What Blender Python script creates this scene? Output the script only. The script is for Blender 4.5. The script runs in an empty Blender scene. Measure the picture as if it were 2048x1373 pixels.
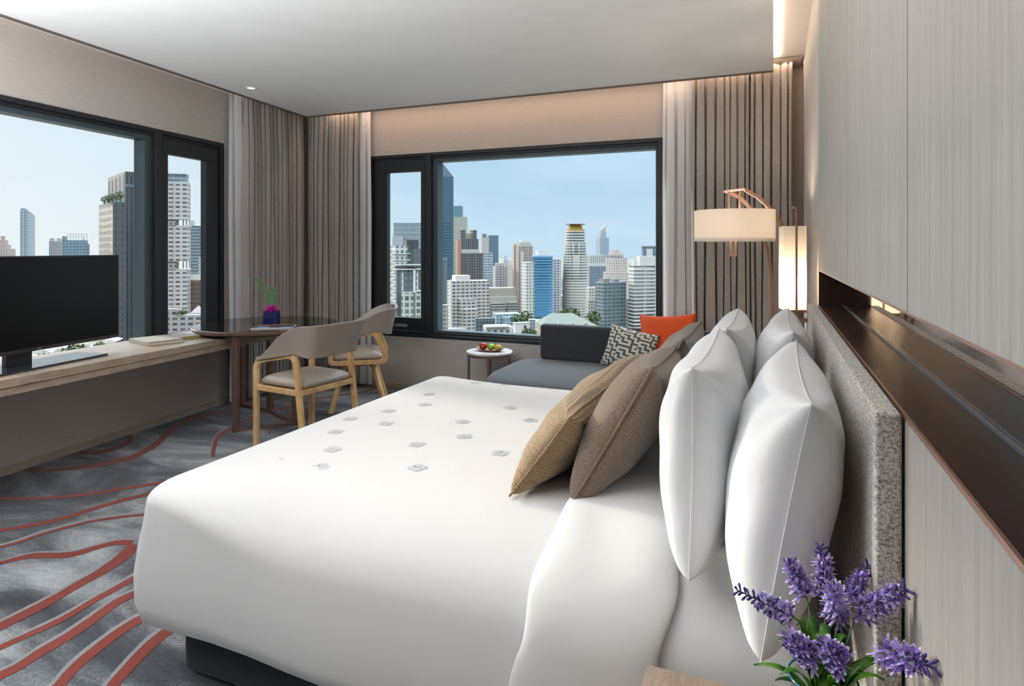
import bpy, bmesh, math, random
from mathutils import Vector, Matrix
random.seed(7)
PI = math.pi
S = bpy.context.scene
COL = S.collection

# ------------------------------------------------------------------ camera
A = math.radians(22.41)
FPX, CU, CV, EYE = 1268.0, 1024.0, 497.0, 1.36
cam_data = bpy.data.cameras.new('camera')
cam = bpy.data.objects.new('camera', cam_data)
COL.objects.link(cam)
cam.location = (0, 0, EYE)
cam.rotation_euler = (PI / 2, 0, A)
cam_data.sensor_width = 36.0
cam_data.lens = FPX / 2048 * 36
cam_data.shift_y = -(686.5 - CV) / 2048
cam_data.clip_start = 0.02
cam_data.clip_end = 6000
S.camera = cam

# ------------------------------------------------------------------ view
S.view_settings.view_transform = 'Standard'
S.view_settings.look = 'None'
S.view_settings.gamma = 1
S.view_settings.use_curve_mapping = False
S.view_settings.exposure = 0.32
S.cycles.max_bounces = 10
S.cycles.diffuse_bounces = 5
S.cycles.glossy_bounces = 4
S.cycles.transparent_max_bounces = 16
S.cycles.transmission_bounces = 6
S.cycles.sample_clamp_indirect = 4.0
S.cycles.use_denoising = True
S.cycles.caustics_reflective = False
S.cycles.caustics_refractive = False

# ------------------------------------------------------------------ sky
SUN_EL = math.radians(15.5)
SUN_DIR = Vector((-0.98 * math.cos(SUN_EL), 0.199 * math.cos(SUN_EL), math.sin(SUN_EL))).normalized()
world = bpy.data.worlds.new('sky')
S.world = world
world.use_nodes = True
wt = world.node_tree
wt.nodes.clear()
def wn(t, **k):
    n = wt.nodes.new(t)
    for a, b in k.items(): setattr(n, a, b)
    return n
def wmath(op, a, b=None, c=None, clamp=False):
    n = wn('ShaderNodeMath', operation=op); n.use_clamp = clamp
    for i, v in enumerate((a, b, c)):
        if v is None: continue
        if isinstance(v, (int, float)): n.inputs[i].default_value = v
        else: wt.links.new(v, n.inputs[i])
    return n.outputs[0]
def wmix(f, a, b):
    n = wn('ShaderNodeMix', data_type='RGBA')
    if isinstance(f, (int, float)): n.inputs[0].default_value = f
    else: wt.links.new(f, n.inputs[0])
    for i, v in ((6, a), (7, b)):
        if isinstance(v, tuple): n.inputs[i].default_value = (*v, 1)
        else: wt.links.new(v, n.inputs[i])
    return n.outputs[2]
tc = wn('ShaderNodeTexCoord')
sep = wn('ShaderNodeSeparateXYZ'); wt.links.new(tc.outputs['Generated'], sep.inputs[0])
az = wmath('MULTIPLY_ADD', sep.outputs[0], -2.3, -1.0, clamp=True)
elev = wmath('MULTIPLY', sep.outputs[2], 2.6, clamp=True)
blue = wmix(elev, (0.46, 0.62, 0.74), (0.25, 0.49, 0.74))
pale = wmix(elev, (0.72, 0.75, 0.77), (0.55, 0.70, 0.82))
base = wmix(az, blue, pale)
mp = wn('ShaderNodeMapping'); wt.links.new(tc.outputs['Generated'], mp.inputs[0])
mp.inputs['Scale'].default_value = (2.2, 2.2, 9.0)
nz = wn('ShaderNodeTexNoise'); wt.links.new(mp.outputs[0], nz.inputs[0])
nz.inputs['Scale'].default_value = 1.6; nz.inputs['Detail'].default_value = 5
cl = wmath('MULTIPLY_ADD', nz.outputs[0], 2.4, -1.0, clamp=True)
cl = wmath('MULTIPLY', cl, 0.45)
skyc = wmix(cl, base, (0.68, 0.76, 0.82))
dotn = wn('ShaderNodeVectorMath', operation='DOT_PRODUCT')
wt.links.new(tc.outputs['Generated'], dotn.inputs[0]); dotn.inputs[1].default_value = SUN_DIR
glow = wmath('POWER', wmath('MAXIMUM', dotn.outputs['Value'], 0.0), 24.0)
high = wmath('MULTIPLY_ADD', sep.outputs[2], 4.0, -1.6, clamp=True)
stren = wmath('ADD', wmath('ADD', 1.0, wmath('MULTIPLY', wmath('MULTIPLY', glow, high), 6.0)), wmath('MULTIPLY', high, 7.0))
skyc = wmix(wmath('MULTIPLY', high, .8), skyc, (0.80, 0.80, 0.80))
bg = wn('ShaderNodeBackground'); wt.links.new(skyc, bg.inputs[0]); wt.links.new(stren, bg.inputs[1])
wo = wn('ShaderNodeOutputWorld'); wt.links.new(bg.outputs[0], wo.inputs[0])

def lamp(kind, name, loc, energy, color=(1, 1, 1), rot=(0, 0, 0), **k):
    d = bpy.data.lights.new(name, kind)
    d.energy = energy; d.color = color
    for a, b in k.items(): setattr(d, a, b)
    o = bpy.data.objects.new(name, d); COL.objects.link(o)
    o.location = loc; o.rotation_euler = rot
    return o
sun = lamp('SUN', 'sun', (0, 0, 50), 3.2, (1.0, 0.90, 0.78), angle=math.radians(7))
sun.rotation_euler = (-SUN_DIR).to_track_quat('-Z', 'Y').to_euler()
# warm LED strips in the ceiling coves
WARM = (1.0, 0.66, 0.44)
lamp('AREA', 'cove_light_window', (-1.9, 5.10, 2.735), 5, WARM, (0, 0, 0), shape='RECTANGLE', size=4.4, size_y=0.03)
lamp('AREA', 'cove_light_left', (-4.34, 3.0, 2.735), 5, WARM, (0, 0, math.radians(5.89)), shape='RECTANGLE', size=0.03, size_y=4.2)
lamp('AREA', 'cove_light_headboard', (0.02, 2.2, 2.69), 9, (1.0, 0.80, 0.6), (0, math.radians(125), 0), shape='RECTANGLE', size=0.03, size_y=5.6)
# added fill lights, unseen and without fixtures, aimed up to brighten the ceiling
for ux, uy, e_ in ((-2.0, 0.35, 80), (-3.3, 0.35, 96)):
    lamp('AREA', 'ceiling_fill_light', (ux, uy, 1.5), e_, (0.98, 0.99, 1.0), (PI, 0, 0), shape='DISK', size=0.6)

# ------------------------------------------------------------------ geometry helpers
Rv = Vector((math.cos(A), math.sin(A), 0)); Fv = Vector((-math.sin(A), math.cos(A), 0))
def ray(u, v):
    return Fv + Rv * ((u - CU) / FPX) + Vector((0, 0, -(v - CV) / FPX))
CAMP = Vector((0, 0, EYE))
def at_z(u, v, z):
    r = ray(u, v); return CAMP + r * ((z - EYE) / r.z)
def at_y(u, v, y):
    r = ray(u, v); return CAMP + r * (y / r.y)
def at_d(u, v, d):
    return CAMP + ray(u, v) * d
LB = Vector((-4.436, 4.074, 0)); LA = math.radians(5.89)
LD = Vector((-math.sin(LA), math.cos(LA), 0)); LN = Vector((math.cos(LA), math.sin(LA), 0))
LM = Matrix.Translation(LB) @ Matrix.Rotation(LA, 4, 'Z')      # local x = into the room, y = along the wall
def on_left(u, v, b=0.0):
    """(along, z) on the left wall's plane shifted b metres into the room"""
    r = ray(u, v); n = LN
    t = ((LB + n * b - CAMP).dot(n)) / r.dot(n)
    p = CAMP + r * t
    return (p - LB).dot(LD), p.z

class MB:
    def __init__(self): self.v = []; self.f = []; self.m = []; self.uv = {}
    def add(self, verts, faces, mi=0):
        o = len(self.v); self.v += [tuple(p) for p in verts]
        for f in faces: self.f.append([i + o for i in f]); self.m.append(mi)
    def box(self, x0, x1, y0, y1, z0, z1, mi=0, M=None):
        vs = [Vector((x, y, z)) for z in (z0, z1) for x, y in ((x0, y0), (x1, y0), (x1, y1), (x0, y1))]
        if M: vs = [M @ p for p in vs]
        self.add(vs, [(0, 3, 2, 1), (4, 5, 6, 7), (0, 1, 5, 4), (1, 2, 6, 5), (2, 3, 7, 6), (3, 0, 4, 7)], mi)
    def prism(self, pts, z0, z1, mi=0):
        n = len(pts)
        self.add([(p[0], p[1], z0) for p in pts] + [(p[0], p[1], z1) for p in pts],
                 [tuple(range(n))[::-1], tuple(range(n, 2 * n))] + [(i, (i + 1) % n, n + (i + 1) % n, n + i) for i in range(n)], mi)
    def loft(self, rings, mi=0, close=True, cap0=False, cap1=False):
        n = len(rings[0]); vs = [p for r in rings for p in r]; fs = []
        for k in range(len(rings) - 1):
            for i in range(n if close else n - 1):
                j = (i + 1) % n
                fs.append((k * n + i, k * n + j, (k + 1) * n + j, (k + 1) * n + i))
        if cap0: fs.append(tuple(range(n))[::-1])
        if cap1: fs.append(tuple(range((len(rings) - 1) * n, len(rings) * n)))
        self.add(vs, fs, mi)
    def lathe(self, prof, c=(0, 0, 0), n=32, mi=0, cap0=False, cap1=False, sx=1, sy=1):
        rings = [[(c[0] + r * sx * math.cos(2 * PI * i / n), c[1] + r * sy * math.sin(2 * PI * i / n), c[2] + z) for i in range(n)] for r, z in prof]
        self.loft(rings, mi, True, cap0, cap1)
    def tube(self, pts, r, n=8, mi=0, taper=None):
        self.sweep(pts, [(math.cos(2 * PI * i / n), math.sin(2 * PI * i / n)) for i in range(n)], r, mi, taper)
    def bar(self, pts, w, h, mi=0, up=(0, 0, 1)):
        self.sweep(pts, [(-w / 2, -h / 2), (w / 2, -h / 2), (w / 2, h / 2), (-w / 2, h / 2)], 1, mi, None, up)
    def sweep(self, pts, sec, r=1, mi=0, taper=None, up=(0, 0, 1)):
        pts = [Vector(p) for p in pts]; rings = []; up = Vector(up)
        for i, p in enumerate(pts):
            a = (pts[i] - pts[i - 1]).normalized() if i else None
            b = (pts[i + 1] - pts[i]).normalized() if i < len(pts) - 1 else None
            t = (a + b).normalized() if a is not None and b is not None else (a if a is not None else b)
            s = up.cross(t)
            if s.length < 1e-3: s = Vector((1, 0, 0)).cross(t) if abs(t.x) < .9 else Vector((0, 1, 0)).cross(t)
            s.normalize(); q = t.cross(s)
            k = 1.0
            if a is not None and b is not None:
                k = 1 / max(0.6, t.dot(b))
            rr = r * (taper[i] if taper else 1)
            rings.append([p + s * (x * rr) + q * (y * rr * k) for x, y in sec])
        self.loft(rings, mi, True, True, True)
    def build(self, name, mats, parent=None, M=None, smooth=False, bevel=0, subsurf=0, solid=0, ang=35):
        me = bpy.data.meshes.new(name)
        me.from_pydata(self.v, [], self.f)
        if not isinstance(mats, (list, tuple)): mats = [mats]
        for m in mats: me.materials.append(m)
        if len(mats) > 1: me.polygons.foreach_set('material_index', self.m)
        me.validate(); me.update()
        bm = bmesh.new(); bm.from_mesh(me)
        bmesh.ops.recalc_face_normals(bm, faces=bm.faces)
        bm.to_mesh(me); bm.free()
        if smooth: me.polygons.foreach_set('use_smooth', [True] * len(me.polygons))
        o = bpy.data.objects.new(name, me); COL.objects.link(o)
        if parent: o.parent = parent
        if M is not None: o.matrix_local = M
        if solid:
            md = o.modifiers.new('solid', 'SOLIDIFY'); md.thickness = solid; md.offset = 0
        if bevel:
            md = o.modifiers.new('bevel', 'BEVEL'); md.width = bevel; md.segments = 3; md.limit_method = 'ANGLE'; md.angle_limit = math.radians(ang)
            me.polygons.foreach_set('use_smooth', [True] * len(me.polygons))
            w = o.modifiers.new('wn', 'WEIGHTED_NORMAL'); w.keep_sharp = True
        if subsurf:
            md = o.modifiers.new('sub', 'SUBSURF'); md.levels = subsurf; md.render_levels = subsurf
        return o
def thing(name, label, cat, loc=(0, 0, 0), rz=0, group=None):
    o = bpy.data.objects.new(name, None); COL.objects.link(o); o.empty_display_size = .1
    o.location = loc; o.rotation_euler = (0, 0, rz); tag(o, label, cat, group); return o
def tag(o, label, cat, group=None):
    o['label'] = label; o['category'] = cat
    if group: o['group'] = group
    return o
def struct(o):
    o['kind'] = 'structure'; return o
def arc(cx, cy, r, a0, a1, n=6):
    return [(cx + r * math.cos(math.radians(a0 + (a1 - a0) * i / n)), cy + r * math.sin(math.radians(a0 + (a1 - a0) * i / n))) for i in range(n + 1)]
def round_path(pts, r, n=5):
    """polyline with rounded inner corners"""
    pts = [Vector(p) for p in pts]; out = [pts[0]]
    for i in range(1, len(pts) - 1):
        a = (pts[i - 1] - pts[i]); b = (pts[i + 1] - pts[i]); rr = min(r, a.length * .49, b.length * .49)
        p0 = pts[i] + a.normalized() * rr; p1 = pts[i] + b.normalized() * rr
        for k in range(n + 1):
            t = k / n; out.append(p0 * (1 - t) ** 2 + pts[i] * 2 * t * (1 - t) + p1 * t * t)
    out.append(pts[-1]); return out
def rrect(x0, x1, y0, y1, r, n=6):
    r = min(r, (x1 - x0) / 2 - 1e-4, (y1 - y0) / 2 - 1e-4)
    return arc(x1 - r, y1 - r, r, 0, 90, n) + arc(x0 + r, y1 - r, r, 90, 180, n) + arc(x0 + r, y0 + r, r, 180, 270, n) + arc(x1 - r, y0 + r, r, 270, 360, n)

# ------------------------------------------------------------------ materials
def srgb(h):
    c = [int(h[i:i + 2], 16) / 255 for i in (0, 2, 4)]
    return tuple(x / 12.92 if x <= .04045 else ((x + .055) / 1.055) ** 2.4 for x in c)
class Mat:
    def __init__(self, name):
        self.m = bpy.data.materials.new(name); self.m.use_nodes = True; self.t = self.m.node_tree
        self.b = self.t.nodes['Principled BSDF']
    def n(self, t, **k):
        n = self.t.nodes.new(t)
        for a, b in k.items(): setattr(n, a, b)
        return n
    def l(self, a, b): self.t.links.new(a, b)
    def val(self, inp, v):
        if isinstance(v, (int, float)): inp.default_value = v
        elif isinstance(v, tuple): inp.default_value = v if len(v) == len(inp.default_value) else (*v, 1)
        else: self.l(v, inp)
    def math(self, op, a, b=None, c=None, clamp=False):
        n = self.n('ShaderNodeMath', operation=op); n.use_clamp = clamp
        for i, v in enumerate((a, b, c)):
            if v is not None: self.val(n.inputs[i], v)
        return n.outputs[0]
    def mix(self, f, a, b):
        n = self.n('ShaderNodeMix', data_type='RGBA')
        self.val(n.inputs[0], f); self.val(n.inputs[6], a); self.val(n.inputs[7], b); return n.outputs[2]
    def coords(self, scale=(1, 1, 1), rot=(0, 0, 0), kind='Object'):
        c = self.n('ShaderNodeTexCoord'); m = self.n('ShaderNodeMapping'); self.l(c.outputs[kind], m.inputs[0])
        m.inputs['Scale'].default_value = scale; m.inputs['Rotation'].default_value = rot; return m.outputs[0]
    def noise(self, vec, scale, detail=3, rough=.5, dist=0):
        n = self.n('ShaderNodeTexNoise'); self.l(vec, n.inputs['Vector'])
        n.inputs['Scale'].default_value = scale; n.inputs['Detail'].default_value = detail
        n.inputs['Roughness'].default_value = rough; n.inputs['Distortion'].default_value = dist; return n.outputs[0]
    def ramp(self, f, stops):
        n = self.n('ShaderNodeValToRGB'); self.l(f, n.inputs[0]); e = n.color_ramp.elements
        while len(e) < len(stops): e.new(.5)
        for k, (p, c) in enumerate(stops): e[k].position = p; e[k].color = (*c, 1) if len(c) == 3 else c
        return n.outputs[0]
    def bump(self, h, strength=.3, dist=.01):
        n = self.n('ShaderNodeBump'); self.l(h, n.inputs['Height']); n.inputs['Strength'].default_value = strength; n.inputs['Distance'].default_value = dist
        self.l(n.outputs[0], self.b.inputs['Normal'])
    def set(self, color=None, rough=None, metal=None, spec=None, **k):
        if color is not None: self.val(self.b.inputs['Base Color'], color)
        if rough is not None: self.val(self.b.inputs['Roughness'], rough)
        if metal is not None: self.val(self.b.inputs['Metallic'], metal)
        if spec is not None: self.val(self.b.inputs['Specular IOR Level'], spec)
        for a, b in k.items(): self.val(self.b.inputs[a.replace('_', ' ')], b)
        return self
def plain(name, c, rough=.5, metal=0, spec=.5, **k):
    if isinstance(c, str): c = srgb(c)
    a = Mat(name); v = a.coords(); f = a.noise(v, 6, 2)
    c2 = tuple(x * .93 for x in c)
    a.set(a.mix(f, c, c2), rough, metal, spec, **k); return a.m
def wood(name, c1, c2, grain=(1, 1, 1), sc=1.0, rough=.45, bump=.05, dist=0.6, spec=.4):
    a = Mat(name); v = a.coords(grain)
    f1 = a.noise(v, 5 * sc, 5, .6, dist); f2 = a.noise(v, 38 * sc, 4, .6, .2)
    f = a.math('ADD', a.math('MULTIPLY', f1, .62), a.math('MULTIPLY', f2, .38))
    col = a.ramp(f, [(.36, srgb(c1)), (.62, srgb(c2))])
    a.set(col, rough, 0, spec); a.bump(f2, bump, .002); return a.m
def fabric(name, c1, c2, sc=400, rough=.9, bump=.4, warp=(1, 1, 1), sheen=.2, big=0.0):
    a = Mat(name); v = a.coords(warp); f = a.noise(v, sc, 3, .7)
    if big: f = a.math('ADD', a.math('MULTIPLY', f, 1 - big), a.math('MULTIPLY', a.noise(v, sc / 14, 3), big))
    a.set(a.ramp(f, [(.38, srgb(c1)), (.62, srgb(c2))]), rough, 0, .2, Sheen_Weight=sheen); a.bump(f, bump, .002); return a.m

# ---- palette
M_ceil = plain('ceiling_paint', (.88, .89, .90), .9, spec=.1)
M_cove = plain('cove_paint', (.86, .82, .76), .9, spec=.1)
def wallpaper(name, c1, c2):
    a = Mat(name); v = a.coords((1, 1, 14)); f = a.noise(v, 18, 4, .6)
    g = a.noise(a.coords((1, 1, 60)), 30, 2)
    f = a.math('ADD', a.math('MULTIPLY', f, .6), a.math('MULTIPLY', g, .4))
    a.set(a.ramp(f, [(.35, srgb(c1)), (.65, srgb(c2))]), .7, 0, .25); a.bump(f, .15, .001); return a.m
M_wall = wallpaper('silk_wallpaper', 'b5aca6', 'c8c1bb')
M_white = plain('sheer_white', (.85, .85, .85), .8)
M_base = wood('pale_skirting_wood', 'a89b8c', 'b9ad9f', (1, 1, 8))
M_frame = plain('dark_window_frame', '23272c', .45, spec=.4)
M_frame2 = plain('teal_grey_reveal', '3f4d54', .4, spec=.4)
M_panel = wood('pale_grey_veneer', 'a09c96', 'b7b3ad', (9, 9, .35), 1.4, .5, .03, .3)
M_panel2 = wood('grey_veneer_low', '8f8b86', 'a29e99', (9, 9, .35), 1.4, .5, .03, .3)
M_gap = plain('dark_gap', '1b1816', .8)
M_bronze = Mat('bronze_mirror').set((.44, .37, .32), .03, 1.0).m
M_ledge = wood('dark_bronze_ledge', '241512', '38241d', (14, .5, 14), 1, .32, .02, .2, .5)
M_steel = plain('steel_strip', '8d97a6', .3, .8)
M_copper = Mat('copper_trim').set((.60, .36, .27), .34, .85).m
M_copper_dk = Mat('rose_bronze').set((.36, .22, .18), .35, .8).m
def glass(name, tint=(.97, .985, .985), refl=.06):
    a = Mat(name); t = a.t; out = t.nodes['Material Output']
    tr = a.n('ShaderNodeBsdfTransparent'); tr.inputs[0].default_value = (*tint, 1)
    gl = a.n('ShaderNodeBsdfGlossy'); gl.inputs['Roughness'].default_value = .02
    lw = a.n('ShaderNodeLayerWeight'); lw.inputs['Blend'].default_value = .25
    f = a.math('MULTIPLY_ADD', lw.outputs['Fresnel'], .3 if refl > .05 else .10, refl * .2, clamp=True)
    mx = a.n('ShaderNodeMixShader'); a.l(f, mx.inputs[0]); a.l(tr.outputs[0], mx.inputs[1]); a.l(gl.outputs[0], mx.inputs[2])
    a.l(mx.outputs[0], out.inputs[0]); return a.m
M_glass = glass('window_glass', refl=.02)

# ---- carpet
a = Mat('carpet')
v = a.coords((1, 1, 1)); vr = a.coords((.55, 1.5, 1), (0, 0, .55))
big = a.noise(vr, 1.5, 6, .62, .9); fine = a.noise(v, 260, 2, .8); mid = a.noise(v, 55, 3, .8)
f = a.math('ADD', a.math('MULTIPLY', big, 1.25), a.math('ADD', a.math('MULTIPLY', fine, .55), a.math('MULTIPLY', mid, .25)))
f = a.math('SUBTRACT', f, .52)
a.set(a.ramp(f, [(.30, srgb('25282e')), (.48, srgb('43474e')), (.60, srgb('787c80')), (.78, srgb('a9adb0'))]), .95, 0, .1, Sheen_Weight=.2)
a.bump(fine, .5, .004); M_carpet = a.m
M_red = fabric('carpet_red', '602015', '7f3425', 300, .95, .5)
M_cgrey = fabric('carpet_line_grey', '6a6e71', '888c8f', 300, .95, .5)
M_cdark = fabric('carpet_dark_field', '33353a', '47494f', 260, .95, .5)

fl = MB()
fl.add([(-6.0, -3.2, 0), (1.2, -3.2, 0), (1.2, 6.0, 0), (-6.0, 6.0, 0)], [(0, 1, 2, 3)], 0)
def c4(x, y): return (x / 2.204, 750 + y / 2.204)
def c8(x, y): return (400 + x / 8.58, 740 + y / 8.58)
def c5(x, y): return (600 + x / 5.689, 640 + y / 5.689)
def catmull(P, n=8):
    P = [P[0]] + P + [P[-1]]; out = []
    for i in range(1, len(P) - 2):
        for k in range(n):
            t = k / n
            out.append(tuple(.5 * ((2 * P[i][j]) + (-P[i - 1][j] + P[i + 1][j]) * t + (2 * P[i - 1][j] - 5 * P[i][j] + 4 * P[i + 1][j] - P[i + 2][j]) * t * t + (-P[i - 1][j] + 3 * P[i][j] - 3 * P[i + 1][j] + P[i + 2][j]) * t ** 3) for j in range(len(P[0]))))
    out.append(P[-1]); return out
def stripe(pts, conv, th, grey=0, side=-1, z=.0015, mat=1):
    """a carpet stripe: pts are photo points of its centre, th its apparent thickness; laid on the floor as an inlay"""
    if not isinstance(th, (list, tuple)): th = [th] * len(pts)
    P = [(*p, t) for p, t in zip(pts, th)]
    P = catmull(P, 6); L = []; Rr = []; G = []
    for i, p in enumerate(P):
        q0 = P[max(0, i - 1)]; q1 = P[min(len(P) - 1, i + 1)]
        dx, dy = q1[0] - q0[0], q1[1] - q0[1]; l = math.hypot(dx, dy) or 1
        nx, ny = -dy / l, dx / l
        if ny < 0 and abs(ny) > .02 and side == -1: nx, ny = nx, ny
        for lst, k in ((L, -.5), (Rr, .5), (G, -.5 - grey)):
            u, w = conv(p[0] + nx * p[2] * k, p[1] + ny * p[2] * k)
            lst.append(at_z(u, w, 0))
    n = len(P)
    def strip(a_, b_, zz, mi):
        vs = [(q.x, q.y, zz) for q in a_] + [(q.x, q.y, zz) for q in b_]
        fl.add(vs, [(i, i + 1, n + i + 1, n + i) for i in range(n - 1)], mi)
    strip(L, Rr, z, mat)
    if grey: strip(G, L, z - .0004, 2)
stripe([(270, 352), (340, 350), (430, 343), (510, 325), (560, 302), (577, 280), (566, 262)], c4, [6, 12, 13, 15, 20, 22, 18])
stripe([(70, 418), (160, 424), (250, 420), (350, 410), (470, 390), (580, 365), (660, 325), (700, 298), (740, 257), (790, 220), (860, 190), (940, 172), (1010, 158), (1060, 140), (1160, 120), (1260, 95)], c4, [6, 11, 12, 14, 17, 20, 22, 24, 24, 20, 14, 10, 8, 7, 6, 5])
stripe([(-60, 543), (0, 545), (100, 548), (200, 545), (300, 538), (450, 518), (560, 500), (650, 487), (760, 470)], c4, [11, 11, 11, 12, 12, 12, 12, 12, 12])
stripe([(-60, 698), (0, 688), (120, 668), (250, 642), (350, 612), (450, 580), (560, 550), (635, 532), (760, 500)], c4, [15] * 9)
stripe([(-60, 780), (0, 762), (80, 740), (180, 705), (300, 672), (400, 648), (520, 630), (615, 620), (700, 615)], c4, [10] * 9, .9)
stripe([(-60, 842), (0, 832), (80, 812), (160, 798), (260, 798), (340, 788), (430, 762), (500, 744), (550, 741), (585, 748)], c4, [12, 14, 17, 22, 24, 22, 18, 18, 24, 34], .3)
stripe([(-60, 1140), (0, 1112), (90, 1066), (170, 1026), (250, 982), (330, 934), (420, 884), (490, 842), (530, 812), (570, 778), (588, 750)], c4, [36, 36, 36, 36, 34, 32, 32, 36, 42, 44, 34], z=.0018)
stripe([(-60, 1117), (0, 1089), (90, 1043), (170, 1003), (250, 960), (330, 913), (420, 862), (465, 826), (500, 785)], c4, [10, 10, 10, 10, 10, 10, 10, 10, 12], z=.0021, mat=2)
stripe([(-60, 1236), (0, 1205), (100, 1160), (200, 1115), (300, 1065), (400, 1005), (500, 950), (578, 905), (700, 840)], c4, [22] * 9, .5)
stripe([(-60, 1370), (0, 1330), (80, 1290), (180, 1225), (280, 1168), (400, 1088), (500, 1015), (575, 975), (700, 920)], c4, [34, 34, 34, 36, 36, 36, 32, 28, 26], .35)
stripe([(170, 1450), (250, 1385), (300, 1325), (360, 1265), (440, 1200), (520, 1140), (600, 1090), (700, 1040)], c4, [44, 44, 42, 40, 38, 36, 34, 30], .4)
stripe([(440, 1450), (500, 1370), (560, 1300), (630, 1225), (690, 1170), (760, 1120), (860, 1080)], c4, [46, 46, 44, 44, 42, 38, 36], .35)
stripe([(220, 1500), (235, 1373), (280, 1200), (345, 1120), (490, 1035), (640, 935), (800, 850), (1000, 772), (1150, 725), (1400, 668), (1600, 622), (1716, 592), (1900, 550)], c8, [70, 72, 70, 62, 55, 44, 40, 38, 36, 34, 32, 30, 28], .35)
stripe([(1180, 1100), (1240, 1000), (1290, 920), (1400, 850), (1550, 770), (1716, 712), (1900, 660), (2100, 620)], c8, [50, 56, 56, 52, 46, 42, 38, 34])
stripe([(1500, 960), (1600, 905), (1716, 860), (1900, 820)], c8, [40, 40, 38, 34])
stripe([(60, 905), (280, 893), (500, 852), (650, 832), (800, 802), (930, 770), (1100, 730)], c5, [14] * 7)
fl.build('floor', [M_carpet, M_red, M_cgrey])['kind'] = 'structure'

# ---- walls
YW = 5.28; ZT = 2.76
w = MB()   # back wall with the window's opening
for x0, x1, z0, z1 in ((-5.3, -3.70, 0, ZT), (-.84, .5, 0, ZT), (-3.70, -.84, 0, .505), (-3.70, -.84, 2.27, ZT)):
    w.box(x0, x1, YW, YW + .22, z0, z1)
struct(w.build('wall_back', M_wall))
w = MB(); a0, a1 = -4.7, .085
for y0, y1, z0, z1 in ((-7.2, a0, 0, ZT), (a1, 1.22, 0, ZT), (a0, a1, 0, .505), (a0, a1, 2.275, ZT)):
    w.box(-.22, 0, y0, y1, z0, z1)
struct(w.build('wall_left', M_wall, M=LM))
w = MB(); w.box(.205, .42, 3.21, YW, 0, ZT)
struct(w.build('wall_right', M_wall))
w = MB(); w.box(-5.6, .5, -1.5, -1.3, 0, ZT); struct(w.build('wall_rear_light_block', plain('light_block_brown', '4a3d35', .6)))  # unseen wall, added close and dark to cut light on the bed's near side
# wall behind the headboard: veneer below and above a long mirrored niche
XW, XN = .19, .294
pn = thing('headboard_wall_panelling', 'pale grey veneer panelling with a long dark mirrored niche behind the bed', 'wall panelling', (XW, 3.21, 0))
del pn['label'], pn['category']; pn['kind'] = 'structure'; pn.name = 'wall_headboard'
def P(mb, name, mat, **k): return mb.build(name, mat, pn, Matrix.Translation((-XW, -3.21, 0)), **k)
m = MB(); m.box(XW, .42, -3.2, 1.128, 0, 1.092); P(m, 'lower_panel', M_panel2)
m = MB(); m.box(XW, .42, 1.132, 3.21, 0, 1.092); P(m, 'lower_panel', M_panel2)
for y0, y1 in ((-3.2, 1.128), (1.134, 1.99), (1.996, 2.196), (2.199, 3.205)):
    m = MB(); m.box(XW, .42, y0, y1, 1.262, ZT); P(m, 'upper_panel', M_panel)
m = MB(); m.box(XW + .012, .42, -3.2, 3.208, 1.268, ZT - .002); P(m, 'panel_backing', M_gap)
m = MB(); m.box(XW + .003, XN + .01, -3.2, 3.20, 1.092, 1.1); P(m, 'niche_ledge', M_ledge)
m = MB(); m.box(XN, .41, -3.2, 3.20, 1.1, 1.262); P(m, 'niche_mirror', M_bronze)
m = MB(); m.box(XW, XN, 3.185, 3.208, 1.1, 1.262); P(m, 'niche_end', M_ledge)
m = MB(); m.box(XN - .006, XN - .0005, -3.2, 3.185, 1.1, 1.105); P(m, 'niche_strip', M_steel)
m = MB(); m.box(XW - .001, XW + .003, -3.2, 3.208, 1.094, 1.1008); P(m, 'ledge_edge', M_copper)
m = MB(); m.box(XW - .001, XW + .012, -3.2, 3.205, 1.258, 1.262); P(m, 'panel_edge', M_copper)
# ---- ceilings
corner = LB + LN * .235
def lx(y): # x of the slab's left edge
    return corner.x + (corner.y - y) * math.tan(LA) * 1.0
YS = 5.055; ZS = 2.67
m = MB(); m.prism([(lx(-3.2), -3.2), (0, -3.2), (0, YS), (lx(YS), YS)], ZS, ZS + .05)
struct(m.build('ceiling', M_ceil))
m = MB(); m.box(-5.6, .5, -3.2, 5.6, ZT, ZT + .1); o = m.build('ceiling_upper', M_cove); struct(o)
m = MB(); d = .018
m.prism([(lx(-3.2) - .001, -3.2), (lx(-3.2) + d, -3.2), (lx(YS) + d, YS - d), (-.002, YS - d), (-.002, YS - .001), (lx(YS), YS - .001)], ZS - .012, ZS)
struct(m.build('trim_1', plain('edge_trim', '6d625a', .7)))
# ---- skirting
m = MB(); m.box(0, .014, -7.2, 1.2, 0, .05); struct(m.build('baseboard_left', M_base, M=LM, bevel=.002))
m = MB(); m.box(-4.5, .2, YW - .014, YW, 0, .05); struct(m.build('baseboard_back', M_base, bevel=.002))
m = MB(); m.box(.191, .205, 3.215, YW - .02, 0, .05); struct(m.build('baseboard_right', M_base, bevel=.002))

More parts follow.
